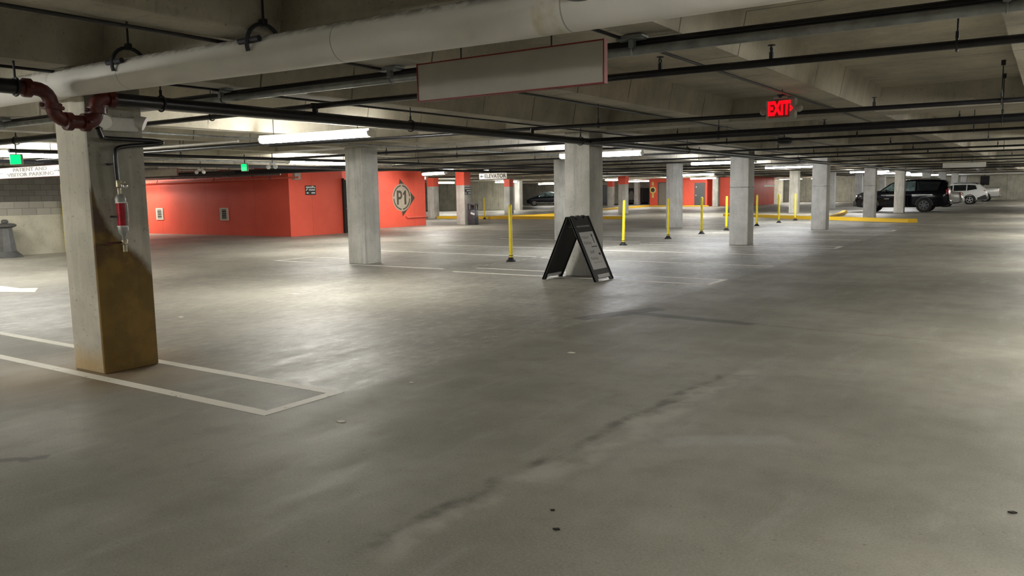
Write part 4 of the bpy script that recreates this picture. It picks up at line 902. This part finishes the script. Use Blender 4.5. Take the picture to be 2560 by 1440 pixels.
def side_glass(parent, quads, m, yb, yt, zb, zt, name='side_window'):
    """window outlines (x, z) laid on the leaning side of the cabin, both sides"""
    for poly in quads:
        for s_ in (1, -1):
            mb = MB(); a = []
            for (x, z) in poly:
                t = (z - zb) / (zt - zb); a.append(mb.bm.verts.new((x, s_ * (yb + (yt - yb) * t + 0.012), z)))
            b = [mb.bm.verts.new(v.co - Vector((0, s_ * 0.02, 0))) for v in a]; n = len(a)
            for i in range(n): mb.bm.faces.new((a[i], a[(i + 1) % n], b[(i + 1) % n], b[i]))
            mb.bm.faces.new(a); mb.bm.faces.new(list(reversed(b)))
            part(name, mb, m, parent)

def car(name, label, loc, rz, st, paint, wb, r, ytrack, quads, cab, rim, lamps, extra=None, glass=M_GLASS, cat='car', spokes=5, screens=True):
    o = thing(name, label, cat, loc, rz)
    part('body', loft_body(st), paint, o)
    side_glass(o, quads, glass, *cab)
    for x in wb:
        arch(o, x, ytrack, r, M_PLAST)
        for s_ in (1, -1): wheel(o, x, s_ * (ytrack - 0.085), r, rim, spokes, 0.22, s_)
    for nm, m, c, sz in lamps:
        for s_ in (1, -1): part(nm, MB().box((c[0], s_ * c[1], c[2]), sz, None, min(sz) * 0.3, 2), m, o)
    if extra: extra(o)
    return o
# black SUV, nose to the left of the view
# stations: x, bottom, top, half width low, half width at belt, half width at top, belt height
st = [(2.55, 0.45, 0.80, 0.70, 0.72, 0.66, 0.74), (2.45, 0.32, 1.05, 0.84, 0.86, 0.76, 0.95), (2.20, 0.28, 1.17, 0.93, 0.95, 0.84, 1.05), (1.55, 0.27, 1.24, 0.96, 0.98, 0.88, 1.13), (1.12, 0.27, 1.30, 0.96, 0.99, 0.86, 1.19),
      (0.55, 0.27, 1.70, 0.96, 0.99, 0.76, 1.20), (0.20, 0.27, 1.86, 0.96, 0.99, 0.74, 1.21), (-0.60, 0.27, 1.92, 0.96, 0.99, 0.74, 1.21), (-1.70, 0.28, 1.91, 0.96, 0.99, 0.74, 1.21), (-2.25, 0.32, 1.86, 0.95, 0.98, 0.73, 1.21),
      (-2.42, 0.36, 1.70, 0.93, 0.95, 0.74, 1.20), (-2.52, 0.42, 1.22, 0.88, 0.92, 0.80, 1.08), (-2.58, 0.50, 0.85, 0.84, 0.86, 0.80, 0.80)]
def suv_extra(o):
    for s_ in (1, -1):
        part('chrome_strip', MB().box((-0.35, s_ * 0.998, 1.01), (2.75, 0.016, 0.028)), M_CHROME, o)
        part('roof_rail', MB().tube([(0.15, s_ * 0.66, 1.90), (0.0, s_ * 0.66, 1.96), (-1.8, s_ * 0.66, 1.955), (-1.95, s_ * 0.66, 1.91)], 0.022, 8), M_CHROME, o)
        part('pillar_trim', MB().tube([(1.13, s_ * 0.88, 1.27), (0.60, s_ * 0.80, 1.66), (0.22, s_ * 0.755, 1.84)], 0.022, 8), M_CHROME, o)
    for x in (0.15, -0.85): part('door_handle', MB().box((x - 0.25, 1.0, 1.09), (0.2, 0.03, 0.035), None, 0.008), M_CARK, o)
    part('mirror', MB().box((0.78, 1.06, 1.27), (0.14, 0.22, 0.17), None, 0.04, 2), M_CARK, o)
    part('badge', MB().box((0.72, 0.995, 0.79), (0.26, 0.01, 0.025)), M_CHROME, o)
    part('front_bumper', MB().box((2.50, 0, 0.52), (0.26, 1.70, 0.34), None, 0.08, 3), M_PLAST, o); part('rear_bumper', MB().box((-2.54, 0, 0.55), (0.20, 1.72, 0.26), None, 0.06, 3), M_CARK, o)
    part('bumper_trim', MB().box((-2.63, 0, 0.66), (0.04, 1.5, 0.035)), M_CHROME, o)
    part('rear_window', MB().box((-2.455, 0, 1.52), (0.02, 1.25, 0.42), Matrix.Rotation(-0.14, 3, 'Y'), 0.006), M_GLASS, o)
    part('windscreen', MB().box((0.83, 0, 1.50), (0.70, 1.36, 0.02), Matrix.Rotation(0.613, 3, 'Y')), M_GLASS, o)
    part('hood_edge', MB().box((2.1, 0, 1.185), (0.55, 1.5, 0.02), Matrix.Rotation(0.15, 3, 'Y'), 0.008), M_CHROME, o)
    for x in (-0.42, 0.75): part('door_seam', MB().box((x, 0.988, 0.75), (0.012, 0.012, 0.8)), M_RUBBER, o)
car('black_suv', 'large black SUV parked behind two columns, nose to the left', (-7.55, 53.45, 0), PI, st, M_CARK, (1.62, -1.30), 0.40, 0.98,
    [[(1.02, 1.24), (0.22, 1.24), (0.18, 1.78), (0.42, 1.70)], [(0.12, 1.24), (-0.80, 1.24), (-0.80, 1.80), (0.10, 1.79)]], (0.985, 0.77, 1.21, 1.85), M_ALLOYD,
    [('headlight', M_HEAD, (2.38, 0.72, 0.93), (0.22, 0.30, 0.14)), ('tail_light', M_TAIL, (-2.47, 0.86, 1.16), (0.16, 0.16, 0.32))], suv_extra, M_GLASSL, 'car', 7)
side_glass(bpy.data.objects['black_suv'], [[(-0.88, 1.24), (-1.95, 1.26), (-2.12, 1.74), (-0.88, 1.80)]], M_GLASS, 0.985, 0.77, 1.21, 1.85, 'quarter_window')

# white wagon
stw = [(2.40, 0.42, 0.72, 0.66, 0.70, 0.64, 0.66), (2.25, 0.28, 0.93, 0.86, 0.88, 0.76, 0.84), (1.70, 0.25, 1.02, 0.91, 0.93, 0.82, 0.94), (1.05, 0.25, 1.09, 0.92, 0.94, 0.80, 1.01), (0.30, 0.25, 1.55, 0.92, 0.94, 0.68, 1.03),
       (-0.20, 0.25, 1.64, 0.92, 0.94, 0.67, 1.04), (-1.30, 0.25, 1.63, 0.92, 0.94, 0.66, 1.07), (-1.90, 0.28, 1.57, 0.91, 0.93, 0.64, 1.09), (-2.15, 0.32, 1.36, 0.90, 0.92, 0.66, 1.10), (-2.36, 0.40, 1.08, 0.86, 0.89, 0.72, 1.00), (-2.42, 0.48, 0.80, 0.80, 0.84, 0.76, 0.76)]
def wagon_extra(o):
    for s_ in (1, -1):
        part('cladding', MB().box((0, s_ * 0.945, 0.33), (2.1, 0.03, 0.16), None, 0.01), M_PLAST, o)
        part('rear_cladding', MB().prism([(-2.40, 0.36), (-1.80, 0.36), (-1.80, 0.52), (-2.28, 0.74), (-2.40, 0.74)], (0, s_ * 0.91 + 0.025, 0), (1, 0, 0), (0, 0, 1), 0.05), M_PLAST, o)
        part('roof_rail', MB().tube([(-0.1, s_ * 0.60, 1.62), (-0.2, s_ * 0.60, 1.69), (-1.6, s_ * 0.60, 1.67), (-1.75, s_ * 0.60, 1.60)], 0.022, 8), M_PLAST, o)
    part('rear_bumper', MB().box((-2.38, 0, 0.50), (0.18, 1.68, 0.26), None, 0.05, 3), M_PLAST, o)
    part('rear_window', MB().box((-2.10, 0, 1.34), (0.02, 1.2, 0.46), Matrix.Rotation(-0.62, 3, 'Y')), M_GLASS, o)
    part('plate', MB().box((-2.43, 0, 0.86), (0.02, 0.32, 0.16), None, 0.004), M_WHITE, o)
car('white_wagon', 'white wagon with dark lower cladding parked at the far right, nose hidden', (-6.72, 73.65, 0), PI, stw, M_CARW, (1.42, -1.28), 0.35, 0.93,
    [[(0.78, 1.06), (-0.05, 1.06), (-0.05, 1.52), (0.25, 1.47)], [(-0.13, 1.06), (-1.0, 1.08), (-1.0, 1.54), (-0.13, 1.53)], [(-1.08, 1.08), (-1.75, 1.20), (-1.62, 1.50), (-1.08, 1.54)]], (0.935, 0.70, 1.03, 1.58), M_ALLOY,
    [('headlight', M_HEAD, (2.22, 0.72, 0.80), (0.2, 0.26, 0.12)), ('tail_light', M_TAIL, (-2.24, 0.80, 1.02), (0.20, 0.16, 0.15))], wagon_extra)
# silver sedan between the two
sts = [(2.30, 0.42, 0.66, 0.66, 0.70, 0.64, 0.62), (2.15, 0.24, 0.84, 0.84, 0.86, 0.76, 0.76), (1.4, 0.20, 0.95, 0.88, 0.90, 0.80, 0.88), (0.95, 0.20, 1.00, 0.88, 0.90, 0.76, 0.94), (0.20, 0.20, 1.40, 0.88, 0.90, 0.62, 0.96), (-0.5, 0.20, 1.44, 0.88, 0.90, 0.60, 0.98),
       (-1.1, 0.20, 1.34, 0.88, 0.90, 0.60, 1.00), (-1.65, 0.22, 1.08, 0.87, 0.90, 0.70, 1.00), (-2.15, 0.26, 1.05, 0.84, 0.87, 0.74, 0.97), (-2.30, 0.34, 0.90, 0.80, 0.83, 0.74, 0.82), (-2.36, 0.42, 0.62, 0.74, 0.78, 0.72, 0.58)]
def sedan_extra(o):
    part('rear_bumper', MB().box((-2.30, 0, 0.48), (0.20, 1.6, 0.30), None, 0.07, 3), M_CARS, o); part('plate', MB().box((-2.36, 0, 0.80), (0.02, 0.34, 0.16), None, 0.004), M_WHITE, o)
    part('rear_window', MB().box((-1.40, 0, 1.225), (0.62, 1.16, 0.02), Matrix.Rotation(-0.43, 3, 'Y')), M_GLASS, o)
car('silver_sedan', 'silver sedan tail between the black SUV and the white wagon', (-7.62, 65.0, 0), PI, sts, M_CARS, (1.40, -1.30), 0.32, 0.89,
    [[(0.70, 0.99), (-0.1, 0.99), (-0.1, 1.36), (0.18, 1.33)], [(-0.18, 0.99), (-0.95, 1.02), (-0.80, 1.34), (-0.18, 1.37)]], (0.90, 0.63, 0.96, 1.40), M_ALLOY,
    [('headlight', M_HEAD, (2.12, 0.7, 0.72), (0.2, 0.24, 0.12)), ('tail_light', M_TAIL, (-2.20, 0.66, 0.90), (0.18, 0.36, 0.17))], sedan_extra)
# silver pickup
stp = [(2.80, 0.5, 0.85, 0.76, 0.80, 0.74, 0.78), (2.65, 0.36, 1.08, 0.92, 0.94, 0.84, 1.0), (1.7, 0.36, 1.18, 0.96, 0.98, 0.88, 1.08), (1.2, 0.36, 1.24, 0.96, 0.98, 0.84, 1.14), (0.55, 0.36, 1.76, 0.96, 0.98, 0.70, 1.16), (-0.6, 0.36, 1.78, 0.96, 0.98, 0.70, 1.16),
       (-0.85, 0.36, 1.70, 0.96, 0.98, 0.72, 1.16), (-0.92, 0.36, 1.26, 0.96, 0.98, 0.94, 1.18), (-2.70, 0.38, 1.26, 0.96, 0.98, 0.94, 1.18), (-2.76, 0.44, 1.24, 0.94, 0.96, 0.92, 1.16)]
def truck_extra(o):
    part('bed_liner', MB().box((-1.85, 0, 1.262), (1.70, 1.6, 0.02)), M_DARK, o); part('tailgate', MB().box((-2.775, 0, 0.95), (0.05, 1.5, 0.50), None, 0.02), M_CARS, o)
    part('rear_bumper', MB().box((-2.86, 0, 0.55), (0.18, 1.86, 0.18), None, 0.04, 2), M_CHROME, o)
car('silver_pickup', 'silver pickup truck bed end at the far right, behind the white wagon', (-6.75, 85.0, 0), PI, stp, M_CARS, (1.85, -1.65), 0.38, 0.97,
    [[(0.98, 1.18), (0.1, 1.18), (0.1, 1.66), (0.55, 1.64)], [(0.0, 1.18), (-0.7, 1.18), (-0.68, 1.64), (0.0, 1.66)]], (0.98, 0.74, 1.16, 1.72), M_ALLOY,
    [('headlight', M_HEAD, (2.62, 0.75, 0.9), (0.2, 0.26, 0.2)), ('tail_light', M_TAIL, (-2.74, 0.87, 1.0), (0.12, 0.14, 0.36))], truck_extra)
# dark blue hatchback far left
sth = [(2.15, 0.40, 0.66, 0.66, 0.70, 0.64, 0.62), (2.00, 0.26, 0.90, 0.84, 0.86, 0.76, 0.80), (1.5, 0.24, 1.02, 0.88, 0.90, 0.80, 0.92), (1.05, 0.24, 1.14, 0.88, 0.90, 0.76, 0.98), (0.20, 0.24, 1.54, 0.88, 0.90, 0.64, 1.00), (-0.5, 0.24, 1.58, 0.88, 0.90, 0.62, 1.02),
       (-1.4, 0.24, 1.50, 0.88, 0.90, 0.62, 1.04), (-1.85, 0.28, 1.20, 0.86, 0.88, 0.70, 1.02), (-2.10, 0.36, 0.85, 0.80, 0.84, 0.76, 0.80)]
def hatch_extra(o):
    for s_ in (1, -1): part('sill_trim', MB().box((0, s_ * 0.905, 0.34), (2.1, 0.02, 0.04)), M_CHROME, o)
    part('mirror', MB().box((0.75, 0.97, 1.06), (0.13, 0.16, 0.12), None, 0.03, 2), M_CHROME, o)
    part('front_bumper', MB().box((2.05, 0, 0.42), (0.20, 1.6, 0.28), None, 0.07, 3), M_CARN, o)
car('blue_hatchback', 'dark blue hatchback parked by the far pale wall, left of the folding sign column', (-48.6, 78.9, 0), PI + 0.595, sth, M_CARN, (1.32, -1.25), 0.33, 0.89,
    [[(0.86, 1.06), (0.1, 1.06), (0.1, 1.46), (0.30, 1.44)], [(0.02, 1.06), (-0.9, 1.06), (-0.9, 1.48), (0.02, 1.48)]], (0.90, 0.66, 1.0, 1.52), M_ALLOY,
    [('headlight', M_HEAD, (1.95, 0.66, 0.78), (0.25, 0.26, 0.13)), ('tail_light', M_TAIL, (-1.95, 0.74, 1.0), (0.16, 0.16, 0.24))], hatch_extra, M_GLASSL)
